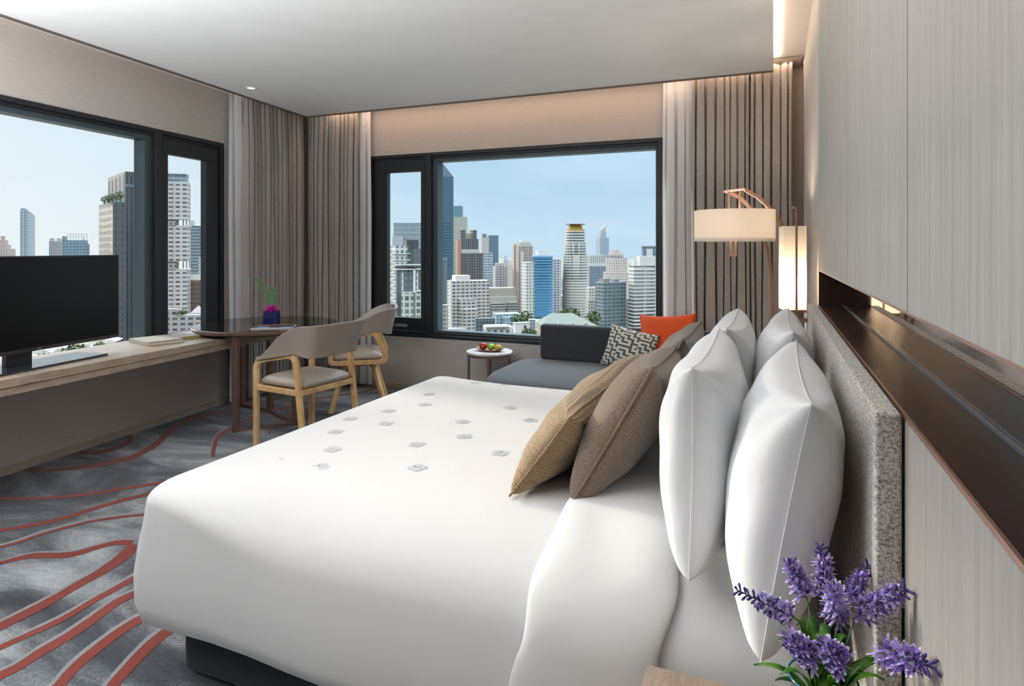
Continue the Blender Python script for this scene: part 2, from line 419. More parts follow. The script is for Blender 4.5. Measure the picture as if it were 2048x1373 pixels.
# ---- windows: local frame with x along the wall, y outwards, z up
def window(name, M, x0, x1, z0, z1, cas, big, flip=False):
    root = bpy.data.objects.new(name, None); COL.objects.link(root); root.matrix_local = M; root['kind'] = 'structure'
    fr = MB()
    def ring(mb, X0, X1, Z0, Z1, t, ya, yb, mi=0, tb=None):
        tb = tb or t
        mb.box(X0, X1, ya, yb, Z1 - t, Z1, mi); mb.box(X0, X1, ya, yb, Z0, Z0 + tb, mi)
        mb.box(X0, X0 + t, ya, yb, Z0 + tb, Z1 - t, mi); mb.box(X1 - t, X1, ya, yb, Z0 + tb, Z1 - t, mi)
    ring(fr, x0, x1, z0, z1, .032, -.012, .14)
    ring(fr, x0 + .032, x1 - .032, z0 + .032, z1 - .032, .022, .012, .14)
    mx = (cas[1] + big[0]) / 2 if not flip else (cas[0] + big[1]) / 2
    s0, s1 = sorted((mx - .012, mx + .058 * (0 if flip else 1) + (.0 if not flip else .012)))
    fr.box(mx - .032, mx + .032, -.008, .14, z0 + .03, z1 - .03)
    fr.build('window_frame', M_frame, root, bevel=.003)
    # opening casement
    c = MB()
    cx0, cx1 = (x0 + .06, mx - .038) if not flip else (mx + .038, x1 - .06)
    czt, czb = z1 - .06, z0 + .06
    c.box(cx0, cx1, .0, .06, 2.10, czt); c.box(cx0, cx1, .0, .06, czb, .69)
    c.box(cx0, cas[0], .0, .06, .69, 2.10); c.box(cas[1], cx1, .0, .06, .69, 2.10)
    c.build('casement', M_frame, root, bevel=.004)
    g = MB(); g.box(cas[0] - .005, cas[1] + .005, .03, .036, .685, 2.105); g.build('pane', M_glass, root)
    # fixed light with its deeper reveal
    b = MB(); b0, b1 = big
    lo = (mx + .03, x1 - .05) if not flip else (x0 + .05, mx - .03)
    b.box(lo[0], lo[1], .03, .135, 2.185, z1 - .05); b.box(lo[0], lo[1], .03, .135, z0 + .05, .578)
    b.box(lo[0], b0, .03, .135, .578, 2.185); b.box(b1, lo[1], .03, .135, .578, 2.185)
    b.build('reveal', M_frame2, root, bevel=.003)
    g = MB(); g.box(b0 - .004, b1 + .004, .10, .108, .572, 2.19); g.build('pane', M_glass, root)
    return root
Wb = window('window_2', Matrix.Translation((0, YW, 0)), -3.70, -.842, .505, 2.27, (-3.503, -3.123), (-2.955, -.902))
h = MB(); xh = (at_y(803, 645, YW).x)
hp = rrect(xh - .075, xh + .075, .598, .628, .012, 5)
h.loft([[(p[0], -.001, p[1]) for p in hp], [(p[0], -.018, p[1]) for p in hp]], 0, True, True, True)
h.lathe([(.012, 0), (.012, .01), (.0, .01)], (0, 0, 0), 14, 0)
ho = MB(); ho.loft([[(p[0], -.001, p[1]) for p in hp], [(p[0], -.018, p[1]) for p in hp]], 0, True, True, True)
ho.box(xh - .02, xh + .055, -.028, -.018, .608, .620)
ho.build('window_latch', plain('brushed_steel', 'b9bcc0', .3, .9), Wb, bevel=.002)
# left window: x along the wall = local -? keep x along +LD, y outwards = -LN
ML = Matrix(((LD.x, -LN.x, 0, LB.x), (LD.y, -LN.y, 0, LB.y), (0, 0, 1, 0), (0, 0, 0, 1)))
Wl = window('window_1', ML, a0, a1, .505, 2.275, (-.511, -.113), (a0 + .06, -.703), True)
# white inner sill under the back window
m = MB(); m.box(-3.70, -.84, YW - .004, YW + .02, .492, .505); struct(m.build('trim_2', plain('sill_white', (.72, .70, .67), .5), bevel=.002))

# ---- curtains
def curtain(name, label, M, L, z0, z1, mat, lam=.075, amp=.035, seed=1, header=.10, solid=.0025, group=None, flare=0.0, cat='curtain', round_=.0):
    rnd = random.Random(seed); xs = [0.0]
    while xs[-1] < L: xs.append(xs[-1] + lam * rnd.uniform(.6, 1.45))
    k = L / xs[-1]; xs = [x * k for x in xs]
    amps = [amp * rnd.uniform(.55, 1.25) for _ in xs]; N = 12
    cols = []
    for i in range(len(xs) - 1):
        for j in range(N):
            t = j / N; cols.append((i, t))
    cols.append((len(xs) - 2, 1.0))
    zs = [z1, z1 - .02, z1 - header * .8, z1 - header, z1 - header - .05, z1 - header - .14, z1 - header - .35, z1 - 1.0, (z0 + z1) / 2, z0 + .5, z0 + .12, z0 + .115, z0]
    rows = []
    for r, z in enumerate(zs):
        row = []
        f = (z1 - z) / (z1 - z0)
        if z > z1 - header + .001: pa, pin = .22 + .3 * (z1 - z) / header, .55
        elif z > z1 - header - .01: pa, pin = .35, 1.0
        else:
            g = min(1, (z1 - header - z) / .4); pa, pin = .35 + .65 * g, 1.0 - .75 * g
        for i, t in cols:
            xa, xb = xs[i], xs[i + 1]; c = (xa + xb) / 2
            ph = 2 * PI * t
            am = amps[i] * math.sin(PI * t) + (amps[i] * (1 - t) + amps[i + 1] * t) * .3
            wob = .012 * math.sin(3.1 * i + 2.2 * z) * (f) 
            y = am * (-math.cos(ph)) * pa
            x = xa + (xb - xa) * t
            x += (xb - xa) * .26 * math.sin(2 * ph) * pa           # overhanging folds
            x = c + (x - c) * (1 - .45 * pin * (1 if abs(t - .5) < .45 else 0.2)) if pin > .3 else x
            x += wob; x += flare * f * (x - L / 2)
            row.append((x, y + .008 * math.sin(i * 1.7 + z), z))
        rows.append(row)
    mb = MB(); mb.loft(rows, 0, False)
    o = mb.build(name, mat, None, M, smooth=True, solid=solid)
    return tag(o, label, cat, group)
a = Mat('drape_fabric')
v = a.coords((1, 1, 1)); f = a.noise(a.coords((3, 3, 130)), 8, 3, .7); g = a.noise(a.coords((160, 160, 4)), 6, 2, .7)
f = a.math('ADD', a.math('MULTIPLY', f, .5), a.math('MULTIPLY', g, .5))
a.set(a.ramp(f, [(.33, srgb('8f8882')), (.62, srgb('b8b1aa'))]), .75, 0, .25, Sheen_Weight=.25); a.bump(f, .2, .002); M_drape = a.m
def sheer_mat():
    a = Mat('sheer_voile'); out = a.t.nodes['Material Output']
    d = a.n('ShaderNodeBsdfDiffuse'); d.inputs[0].default_value = (.95, .955, .97, 1)
    tl = a.n('ShaderNodeBsdfTranslucent'); tl.inputs[0].default_value = (.95, .95, .96, 1)
    tr = a.n('ShaderNodeBsdfTransparent')
    m1 = a.n('ShaderNodeMixShader'); m1.inputs[0].default_value = .15; a.l(d.outputs[0], m1.inputs[1]); a.l(tl.outputs[0], m1.inputs[2])
    m2 = a.n('ShaderNodeMixShader'); lw = a.n('ShaderNodeLayerWeight'); lw.inputs['Blend'].default_value = .35
    f = a.math('MULTIPLY_ADD', lw.outputs['Facing'], .3, .80, clamp=True)
    a.l(f, m2.inputs[0]); a.l(tr.outputs[0], m2.inputs[1]); a.l(m1.outputs[0], m2.inputs[2]); a.l(m2.outputs[0], out.inputs[0]); return a.m
M_sheer = sheer_mat()
ZC = 2.735; CF = .025
def along_back(x, y): return Matrix.Translation((x, y, 0))
def bx(u, y=YW - .1): return at_y(u, 400, y).x
# back wall: drape from the corner, sheer beside it; far right sheer and two drapes
x0 = bx(620, 5.14); x1 = bx(714, 5.14)
curtain('drape', 'grey-beige pleated drape on the window wall, just right of the room corner behind the chairs', along_back(x0 - .02, 5.15), x1 - x0 + .02, CF, ZC, M_drape, .062, .05, 3, group=None)
x0 = bx(708, 5.2); x1 = bx(741, 5.2)
curtain('sheer_curtain', 'narrow white sheer curtain left of the small opening pane on the window wall', along_back(x0, 5.215), x1 - x0, CF, ZC, M_sheer, .10, .022, 5, solid=0, flare=.03)
x0 = bx(1326, 5.2); x1 = bx(1412, 5.2)
curtain('sheer_curtain', 'white sheer curtain right of the large window, beside the orange cushion', along_back(x0, 5.2), x1 - x0, CF, ZC, M_sheer, .07, .03, 8, solid=0, flare=.05)
x0 = bx(1384, 5.14); x1 = bx(1496, 5.14); x2 = .14
curtain('drape', 'grey-beige pleated drape hanging behind the round lamp shade', along_back(x0, 5.13), x1 - x0 + .01, CF, ZC, M_drape, .066, .052, 12)
curtain('drape', 'grey-beige pleated drape hanging behind the lit wall lantern', along_back(x1 + .02, 5.12), x2 - x1 - .03, CF, ZC, M_drape, .070, .055, 29)
# left wall
MLC = LM @ Matrix.Rotation(PI / 2, 4, 'Z')   # x along the wall, y = -into room
def lcur(b, aa): return LM @ Matrix.Translation((b, aa, 0)) @ Matrix.Rotation(PI / 2, 4, 'Z')
al0 = .12
curtain('sheer_curtain', 'pale sheer curtain at the end of the left-hand window, next to the desk', lcur(.075, .07), .30, CF, ZC, M_sheer, .10, .022, 15, solid=0)
curtain('drape', 'grey-beige pleated drape on the desk wall, left of the room corner behind the fern', lcur(.145, .20), .83, CF, ZC, M_drape, .066, .05, 18)
# curtain tracks
m = MB(); m.box(-4.2, .19, 5.05, 5.25, 2.737, 2.757); tag(m.build('curtain_track', plain('track_grey', 'a49a92', .5)), 'slim grey curtain track above the window wall drapes', 'curtain track')

# ---- recessed ceiling lamp in view
p = at_z(502, 176, ZS)
dl = thing('downlight', 'small square-set recessed downlight in the white ceiling near the corner', 'ceiling light', (p.x, p.y, ZS))
m = MB(); m.lathe([(.032, -.001), (.034, -.004), (.052, -.003), (.054, .0)], n=32); m.build('trim_ring', plain('lamp_white', (.8, .8, .8), .4), dl, smooth=True)
a = Mat('lit_lens'); a.set((.9, .85, .75), .3, Emission_Color=(1, .85, .6, 1), Emission_Strength=1.6)
m = MB(); m.lathe([(.0, -.0025), (.0325, -.0015)], n=24); m.build('lens', a.m, dl)

# ------------------------------------------------------------------ bed
BN, BF, BX, BH, BZ = 1.37, 3.33, -1.82, .118, .64     # near side, far side, foot, head, top
a = Mat('white_sateen'); vv = a.coords((1, 1, 1)); f = a.noise(vv, 3, 3, .5)
a.set((.69, .688, .683), .62, 0, .3, Sheen_Weight=.15); a.bump(f, .05, .02); M_linen = a.m
M_motif = plain('sateen_motif', (.57, .575, .59), .5, spec=.5)
M_sheet = plain('sheet_cotton', (.70, .685, .665), .8, spec=.2)
bed = thing('bed', 'large double bed base and mattress under white bedding in front of the textured headboard', 'bed', (-.85, 2.35, 0))
TB = Matrix.Translation((.85, -2.35, 0))
m = MB(); m.prism(rrect(BX + .07, BH - .01, BN + .10, BF - .1, .03), .02, .27)
m.build('base', fabric('navy_grey_base', '23282f', '363c44', 300), bed, TB, bevel=.008)
for x in (BX + .22, -.3):
    for y in (BN + .2, BF - .2):
        m = MB(); m.box(x - .03, x + .03, y - .03, y + .03, 0, .08); m.build('leg', M_gap, bed, TB, bevel=.003)
m = MB(); m.prism(rrect(BX + .09, BH - .02, BN + .17, BF - .17, .06), .27, BZ - .06); m.build('mattress', M_sheet, bed, TB, bevel=.04)
PROF = [(-.004, .205), (.004, .212), (.011, .25), (.012, .31), (.008, .37), (.003, .42)]
PROF += [(-.17 * (1 - math.cos(math.radians(q))), .44 + (BZ - .44) * math.sin(math.radians(q))) for q in range(0, 91, 9)]
PROF += [(-.26, BZ + .003), (-.40, BZ + .005), (-.60, BZ + .006), (-.80, BZ + .007), (-.92, BZ + .007)]
def iny(o_):  # the near side rolls over in a wide soft curve, the foot in a tight one
    return o_ * 1.75 if -.1701 < o_ < 0 else (o_ if o_ >= 0 else -.2975 + (o_ + .17) * .84)
def inx(o_): return o_ * .6 if -.1701 < o_ < 0 else (o_ * 3.2 if o_ >= 0 else -.102 + (o_ + .17) * 1.07)
rings = []
for o_, z_ring in PROF:
    z = z_ring; r = .065 + o_ * .3 if o_ > -.17 else max(.004, .11 + o_ * .55)
    rp = rrect(BX - inx(o_), BH + min(o_, 0.0), BN - iny(o_), BF + iny(o_), max(r, .004), 8)
    pts = []
    for i in range(len(rp)):
        p, q = rp[i], rp[(i + 1) % len(rp)]
        k = 14 if i % 9 == 8 else 1
        for t in range(k): pts.append((p[0] + (q[0] - p[0]) * t / k, p[1] + (q[1] - p[1]) * t / k))
    zz = []
    for (x, y) in pts:
        z = z_ring; dz = 0
        if z < .26 and y < BN + .3: dz = .012 * math.sin(x * 2.3 + 1.1) + .006 * math.sin(x * 7)
        out = (.006 * math.sin(x * 5.2 + y * 4) + .003 * math.sin(x * 11 + z * 6)) * max(0, min(1, (.5 - z) * 4))
        sx_ = max(0.0, min(1.0, (x - BX) / .65)); sx_ = sx_ * sx_ * (3 - 2 * sx_)
        if z < .435: z = .205 + (z - .205) * (1 + .42 * (1 - sx_))
        if z > .435 and z_ring > .435 and -.1701 < o_ <= 0:
            z = BZ - (BZ - z) * (.32 + .68 * sx_)
            if y < 2.3: y += o_ * .85 * (1 - sx_)      # tighter roll next to the foot corner
        zz.append((x, y - out if y < BN + .2 else y, z + dz))
    rings.append(zz)
def top_z(x, y):
    """height of the cover's upper surface"""
    def f(d_, fn):
        o0 = 0
        for k in range(6, len(PROF) - 1):
            a_, b_ = -fn(PROF[k][0]), -fn(PROF[k + 1][0])
            if a_ <= d_ <= b_: return PROF[k][1] + (PROF[k + 1][1] - PROF[k][1]) * (d_ - a_) / max(1e-6, b_ - a_)
        return PROF[-1][1]
    return min(f(x - BX, inx), f(y - BN, iny), f(BF - y, iny))
n0 = min(len(r) for r in rings)
cov = MB(); cov.loft(rings, 0, True, False, True)
# woven clover motifs
MOT = [(550, 918), (520, 971), (665, 897), (672, 861), (715, 958), (712, 1018), (833, 888), (835, 933), (772, 846), (777, 820), (850, 808), (858, 787), (928, 872), (925, 843), (921, 1004), (942, 1076), (1085, 770), (950, 762), (1020, 815), (700, 835), (1000, 905), (870, 765), (760, 800), (1010, 765), (640, 930), (1060, 840)]
rm = random.Random(4)
for u, v_ in MOT:
    c = at_z(u, v_, BZ + .009)
    if not (BX + .17 < c.x < -.56 and BN + .30 < c.y < BF - .2): continue
    ro = rm.uniform(0, 6)
    for k in range(4):
        an = ro + k * PI / 2; R0 = .019
        pc = (c.x + math.cos(an) * R0, c.y + math.sin(an) * R0)
        pts = []
        for t in range(12):
            th = 2 * PI * t / 12; rr = .0165 * (1 - .28 * math.exp(-((math.atan2(math.sin(th - an), math.cos(th - an))) / .5) ** 2))
            pts.append((pc[0] + rr * math.cos(th), pc[1] + rr * math.sin(th), top_z(pc[0] + rr * math.cos(th), pc[1] + rr * math.sin(th)) + .0012))
        cov.add(pts, [tuple(range(12))], 1)
o = cov.build('coverlet', [M_linen, M_motif], smooth=True)
tag(o, 'smooth white bed cover with faint woven clover motifs, hanging over the foot and near side', 'bed cover')
# turned-down band of the duvet
def side_profile(off):
    P_ = []
    near = [(BN - iny(q[0]), q[1]) for q in PROF[:17]]
    far = [(BF + iny(q[0]), q[1]) for q in PROF[:17]]
    line = near + [(BN + .45, BZ + .004), (BN + .7, BZ + .006), (2.35, BZ + .007), (BF - .7, BZ + .006), (BF - .45, BZ + .004)] + far[::-1]
    for i, p in enumerate(line):
        q0 = line[max(0, i - 1)]; q1 = line[min(len(line) - 1, i + 1)]
        dy, dz = q1[0] - q0[0], q1[1] - q0[1]; l = math.hypot(dy, dz)
        ny, nz_ = -dz / l, dy / l
        P_.append((p[0] + ny * off, p[1] + nz_ * off))
    return P_
XA, XB = -.525, -.20
rings = []
for x, off in ((XA + .012, .004), (XA, .010), (XA + .003, .020), (XA + .015, .028), (XA + .06, .034), (XA + .12, .036), (-.36, .036), (XB - .08, .034), (XB - .03, .028), (XB - .006, .020), (XB, .010), (XB - .012, .004)):
    sp = side_profile(off + .004)
    row = []
    for i, (y, z) in enumerate(sp):
        t = i / (len(sp) - 1)
        dx = -.05 * max(0, (.60 - z) / .4) if y < 2 else 0
        wv = .010 * math.sin(i * .9 + x * 9) * (1 if .62 > z else .4)
        zz = z + .006 * math.sin(x * 34 + i * .4) * (1 if z > .6 else 0)
        row.append((x + dx + wv, y, zz))
    rings.append(row)
m = MB(); m.loft(rings, 0, False)
tag(m.build('duvet_fold', M_linen, smooth=True, subsurf=1), 'white duvet edge folded back across the bed in front of the pillows', 'duvet')

# headboard
a = Mat('tweed_upholstery'); vv = a.coords((1, 1, 1))
t1 = a.noise(a.coords((1, .35, 1.3)), 190, 3, .8); t2 = a.noise(vv, 420, 2, .8)
f = a.math('ADD', a.math('MULTIPLY', t1, .65), a.math('MULTIPLY', t2, .35))
a.set(a.ramp(f, [(.38, srgb('5a504a')), (.47, srgb('9f9890')), (.56, srgb('cdc8c1'))]), .9, 0, .2, Sheen_Weight=.3); a.bump(f, .8, .004); M_tweed = a.m
m = MB(); m.box(.1485, .1862, 1.146, 3.275, .12, 1.101)
tag(m.build('headboard', M_tweed, bevel=.006), 'tall grey tweed upholstered headboard panel fixed against the veneer wall', 'headboard')

# ------------------------------------------------------------------ pillows
def pillow_mesh(w, h, t, n=40, pinch=.06, wr=.006, seed=0, power=.42, flange=.004, corner=1.0):
    rnd = random.Random(seed); ph = [rnd.uniform(0, 6) for _ in range(8)]
    def surf(i, j, s):
        u = -1 + 2 * i / n; v = -1 + 2 * j / n
        uu = math.sin(u * PI / 2) * .35 + u * .65; vv = math.sin(v * PI / 2) * .35 + v * .65
        x = w / 2 * uu * (1 - pinch * (1 - vv * vv) * abs(uu) ** 2)
        y = h / 2 * vv * (1 - pinch * (1 - uu * uu) * abs(vv) ** 2)
        e = max(0, (1 - uu ** 2)) ** power * max(0, (1 - vv ** 2)) ** power
        z = t / 2 * e
        # creases that run from corners and edges
        cr = 0
        for k, (cx, cy) in enumerate(((-1, -1), (1, -1), (1, 1), (-1, 1))):
            dx, dy = uu - cx, vv - cy; d = math.hypot(dx, dy); an = math.atan2(dy, dx)
            cr += math.sin(an * 9 + ph[k]) * math.exp(-d * 1.9) * min(1, d * 3)
        cr += .5 * math.sin(uu * 7 + vv * 3 + ph[4]) * math.sin(vv * 5 + ph[5]) 
        z += wr * cr * (e > 0.02)
        return (x, y, s * max(z, flange / 2 if e < .02 else .001))
    mb = MB(); V = []; idx = {}
    for s in (1, -1):
        for i in range(n + 1):
            for j in range(n + 1):
                edge = i in (0, n) or j in (0, n)
                if edge and s == -1: idx[(s, i, j)] = idx[(1, i, j)]; continue
                p = surf(i, j, s)
                if edge: p = (p[0], p[1], 0)
                idx[(s, i, j)] = len(V); V.append(p)
    F = []
    for s in (1, -1):
        for i in range(n):
            for j in range(n):
                q = (idx[(s, i, j)], idx[(s, i + 1, j)], idx[(s, i + 1, j + 1)], idx[(s, i, j + 1)])
                F.append(q if s == 1 else q[::-1])
    mb.add(V, F); return mb
def pillow_M(bot, top, axis=(0, 1, 0)):
    """pillow plane from bottom-edge midpoint to top-edge midpoint; local x = width axis, y = height, z = normal"""
    bot, top = Vector(bot), Vector(top); Y = (top - bot).normalized(); X = Vector(axis); X = (X - Y * X.dot(Y)).normalized(); Z = X.cross(Y)
    c = (bot + top) / 2
    return Matrix(((X.x, Y.x, Z.x, c.x), (X.y, Y.y, Z.y, c.y), (X.z, Y.z, Z.z, c.z), (0, 0, 0, 1)))
M_case = Mat('white_pillowcase'); _f = M_case.noise(M_case.coords(), 7, 4, .5); M_case.set((.72, .735, .755), .7, 0, .25, Sheen_Weight=.15); M_case.bump(_f, .12, .02); M_case = M_case.m
a = Mat('gold_boucle'); vb = a.coords((1, 6, 1)); wv = a.n('ShaderNodeTexWave', bands_direction='Y'); a.l(a.coords(), wv.inputs[0]); wv.inputs['Scale'].default_value = 42; wv.inputs['Distortion'].default_value = 2.5; wv.inputs['Detail'].default_value = 3; wv.inputs['Detail Scale'].default_value = 3
f = a.math('ADD', a.math('MULTIPLY', wv.outputs[1], .35), a.math('MULTIPLY', a.noise(vb, 60, 3, .7, 1.0), .65)); g = a.noise(a.coords(), 300, 2)
a.set(a.ramp(a.math('ADD', a.math('MULTIPLY', f, .7), a.math('MULTIPLY', g, .3)), [(.40, srgb('6b5739')), (.60, srgb('b0926a'))]), .7, 0, .4, Sheen_Weight=.3); a.bump(f, .7, .006); M_gold = a.m
M_taupe = fabric('taupe_linen', '5f5145', '837364', 260, .75, .5)
M_orange = fabric('orange_linen', 'cf4a22', 'e4602f', 300, .8, .2)
def pillow(name, label, cat, w, h, t, bot, top, mat, axis=(0, 1, 0), seed=0, piping=None, group=None, **k):
    mb = pillow_mesh(w, h, t, seed=seed, **k)
    M_ = pillow_M(bot, top, axis)
    o = mb.build(name, mat, None, M_, smooth=True, subsurf=1)
    tag(o, label, cat, group)
    # seam / piping around the rim
    n = 60; pk = k.get('pinch', .06)
    pts = []
    for q in range(4 * n):
        e, s = divmod(q, n); tt = -1 + 2 * s / n
        uu, vv = ((tt, -1), (1, tt), (-tt, 1), (-1, -tt))[e]
        us = math.sin(uu * PI / 2) * .35 + uu * .65; vs = math.sin(vv * PI / 2) * .35 + vv * .65
        pts.append(Vector((w / 2 * us * (1 - pk * (1 - vs * vs) * us * us), h / 2 * vs * (1 - pk * (1 - us * us) * vs * vs), 0)))
    r = piping or .0011
    p = MB(); rings = []
    for i, c in enumerate(pts):
        tdir = (pts[(i + 1) % len(pts)] - pts[i - 1]).normalized(); s_ = Vector((0, 0, 1)).cross(tdir)
        rings.append([c + s_ * (r * math.cos(2 * PI * q / 6)) + Vector((0, 0, r * math.sin(2 * PI * q / 6))) for q in range(6)])
    rings.append(rings[0]); p.loft(rings)
    p.build('seam', mat, o, smooth=True)
    return o
# four white sleeping pillows (widths run along the headboard)
pillow('pillow', 'white pillow at the near end of the row touching the headboard', 'pillow', .80, .465, .225, (-.020, 1.57, .648), (.058, 1.57, 1.095), M_case, seed=1, pinch=.09, wr=.007, power=.36)
pillow('pillow', 'white pillow at the far end of the row touching the headboard', 'pillow', .82, .47, .21, (-.015, 2.48, .65), (.055, 2.48, 1.11), M_case, seed=2, pinch=.10, wr=.006, power=.36)
pillow('pillow', 'white second-row pillow nearest the camera, behind the taupe cushions', 'pillow', .74, .455, .21, (-.165, 1.74, .66), (-.158, 1.74, 1.105), M_case, seed=3, pinch=.10, wr=.007, power=.36)
pillow('pillow', 'white pillow of the second row on the far side, its peak beside the round lamp', 'pillow', .74, .455, .20, (-.17, 2.46, .66), (-.135, 2.46, 1.11), M_case, seed=4, pinch=.10, wr=.006, power=.36)
pillow('cushion', 'taupe square cushion standing nearest the camera, behind the gold bolster', 'cushion', .58, .44, .20, (-.515, 1.95, .652), (-.30, 1.97, 1.035), M_taupe, seed=5, piping=.004, pinch=.08, wr=.006, power=.38)
pillow('cushion', 'taupe-grey square cushion on the far side of the bed, half behind another', 'cushion', .57, .45, .17, (-.47, 2.47, .655), (-.28, 2.47, 1.055), fabric('taupe_grey_linen', '5f564f', '7d736b', 260, .75, .5), seed=6, piping=.004, pinch=.09, wr=.006)
pillow('bolster_cushion', 'long textured gold-beige lumbar cushion at the front of the pillow pile', 'cushion', 1.15, .30, .19, (-.695, 2.245, .655), (-.52, 2.245, .893), M_gold, seed=7, piping=.0035, pinch=.05, wr=.010, power=.38)

# ------------------------------------------------------------------ sofa
M_sofa = fabric('charcoal_wool', '2f3236', '45484d', 420, .9, .4)
M_sofa2 = fabric('slate_seat_wool', '474d55', '5f666e', 420, .9, .4)
sf = thing('chaise_sofa', 'charcoal chaise sofa along the window wall with an open left end', 'sofa', (-1.1, 4.7, 0))
TS = Matrix.Translation((1.1, -4.7, 0))
def dome_slab(pts_fn, prof, mb):
    mb.loft([[(p[0], p[1], z) for p in pts_fn(i)] for i, z in prof], 0, True, True, True)
def chaise(i):
    return arc(-.2 - i, 5.0 - i, .04, 0, 90, 4) + arc(-1.86 + i, 4.9 - i, .12, 90, 180, 8) + arc(-1.58 + i, 4.40 + i, .40, 180, 270, 12) + arc(-.24 - i, 4.04 + i, .05, 270, 360, 4)
m = MB(); dome_slab(chaise, [(.02, .27), (.0, .29), (-.012, .34), (.0, .40), (.02, .425), (.05, .437), (.12, .443)], m)
m.build('seat_cushion', M_sofa2, sf, TS, smooth=True)
m = MB(); dome_slab(chaise, [(.03, .10), (.02, .11), (.02, .268), (.03, .27)], m); m.build('seat_base', M_sofa, sf, TS, smooth=True)
m = MB(); m.box(-1.80, -.425, 4.96, 5.055, .435, .73); m.build('backrest', M_sofa, sf, TS, bevel=.03)
for x, y in ((-1.8, 4.85), (-.35, 4.9), (-.35, 4.15), (-1.45, 4.15)):
    m = MB(); m.lathe([(.018, 0), (.022, .1)], (x, y, 0), 12, 0, True, True); m.build('leg', M_gap, sf, TS, smooth=True)
# patterned and orange cushions on the sofa
M_key1 = fabric('key_grey_green', '4d5350', '62685f', 300, .8, .2)
M_key2 = fabric('key_cream', 'd2d1c6', 'e6e5dc', 300, .8, .2)
c = at_y(1262, 697, 4.80)
n_ = 96
mb = pillow_mesh(.40, .32, .13, n=n_, seed=9, pinch=.08, wr=.003)
TILE = ["11101110", "10001010", "10111010", "10100010", "11101110", "00001000", "10111011", "10100010"]
mats_idx = []
for s in (1, -1):
    for i in range(n_):
        for j in range(n_):
            a_, b_ = (i // 4) % 8, (j // 4 + 3 * ((i // 4) // 8)) % 8
            mats_idx.append(int(TILE[a_][b_]))
mb.m = mats_idx
o = mb.build('cushion', [M_key1, M_key2], None, pillow_M((c.x - .01, c.y - .09, .462), (c.x + .01, c.y + .0, .462 + .27), (.985, -.17, 0)), smooth=True)
o.rotation_euler.rotate_axis('Z', math.radians(-9))
tag(o, 'small cream and grey cushion with a maze pattern leaning on the sofa back', 'cushion')
c = at_y(1334, 672, 4.88)
pillow('cushion', 'bright orange cushion leaning on the right end of the sofa back', 'cushion', .45, .42, .13, (c.x + .01, c.y - .10, .475), (c.x, c.y + .0, .85), M_orange, axis=(.97, -.22, 0), seed=11, pinch=.11, wr=.004)

# ------------------------------------------------------------------ marble side table with fruit
p = Vector((-2.265, 4.98, 0))
st = thing('side_table', 'small round marble-topped side table beside the sofa under the window', 'side table', p)
a = Mat('white_marble'); f = a.noise(a.coords(), 5, 6, .7, 1.6)
a.set(a.ramp(f, [(.40, (.86, .85, .84)), (.49, (.55, .54, .54)), (.55, (.85, .84, .83))]), .2, 0, .5); M_marble = a.m
m = MB(); m.lathe([(.0, .455), (.19, .455), (.2, .459), (.2, .472), (.197, .476), (.0, .476)], n=48); m.build('marble_top', M_marble, st, smooth=False, bevel=.002)
for k in range(4):
    an = math.radians(22 + 90 * k); x, y = .178 * math.cos(an), .178 * math.sin(an)
    m = MB(); m.box(x - .009, x + .009, y - .009, y + .009, 0, .455); m.build('leg', M_copper_dk, st, bevel=.002)
m = MB(); rr = [(math.cos(2 * PI * i / 40) , math.sin(2 * PI * i / 40)) for i in range(40)]
m.loft([[(x * .185, y * .185, .435) for x, y in rr], [(x * .17, y * .17, .435) for x, y in rr], [(x * .17, y * .17, .455) for x, y in rr], [(x * .185, y * .185, .455) for x, y in rr], [(x * .185, y * .185, .435) for x, y in rr]])
m.build('ring', M_copper_dk, st)
tx = at_z(976, 693, .478); tx = Vector((p.x + .01, p.y - .01, .4765))
m = MB()
ring = lambda ax, ay, z, tw=0: [(tx.x + ax * math.cos(2 * PI * i / 40), tx.y + ay * math.sin(2 * PI * i / 40), tx.z + z + tw * math.cos(4 * PI * i / 40)) for i in range(40)]
m.loft([ring(.06, .03, .0005), ring(.09, .05, .002), ring(.125, .072, .016, .008), ring(.130, .076, .022, .010), ring(.122, .070, .020, .009), ring(.088, .048, .007), ring(.05, .03, .005)], 0, True, True, True)
tag(m.build('fruit_tray', wood('tray_wood', '6b4634', '8f6048', (1, 5, 1), 3, .5), smooth=True), 'shallow brown leaf-shaped wooden tray holding fruit on the marble table', 'tray')
def fruit(name, label, x, r, mat, sq=.9, leaf=False, stemmat=None, dy=0, z0=.008):
    t = thing(name, label, 'fruit', (tx.x + x, tx.y + dy, tx.z + z0))
    prof = []
    for i in range(17):
        th = PI * i / 16; rr = r * math.sin(th) * (1 + .06 * math.cos(th)); z = r * sq * (1 - math.cos(th))
        dimp = .16 * r * math.exp(-((math.pi - th) / .45) ** 2)
        prof.append((max(rr, .0004), z - dimp))
    m = MB(); m.lathe(prof, n=28, cap0=True, cap1=True); m.build('flesh', mat, t, smooth=True)
    m = MB(); m.tube([(0, 0, 2 * r * sq - .16 * r), (.001, 0, 2 * r * sq + .002), (.004, 0, 2 * r * sq + .012)], .0014, 6); m.build('stem', plain(name + '_stem', '4a3a24', .7), t)
    if leaf:
        m = MB(); L = []
        for i in range(9):
            q = i / 8; wd = .011 * math.sin(PI * q) + .0003
            for s in (-1, 1): L.append((-.005 - .02 * q, s * wd, 2 * r * sq + .004 + .02 * q - .014 * q * q))
        m.add(L, [(2 * i, 2 * i + 1, 2 * i + 3, 2 * i + 2) for i in range(8)]); m.build('leaf', plain('fruit_leaf', '3f6f2d', .5), t, smooth=True, solid=.0006)
    return t
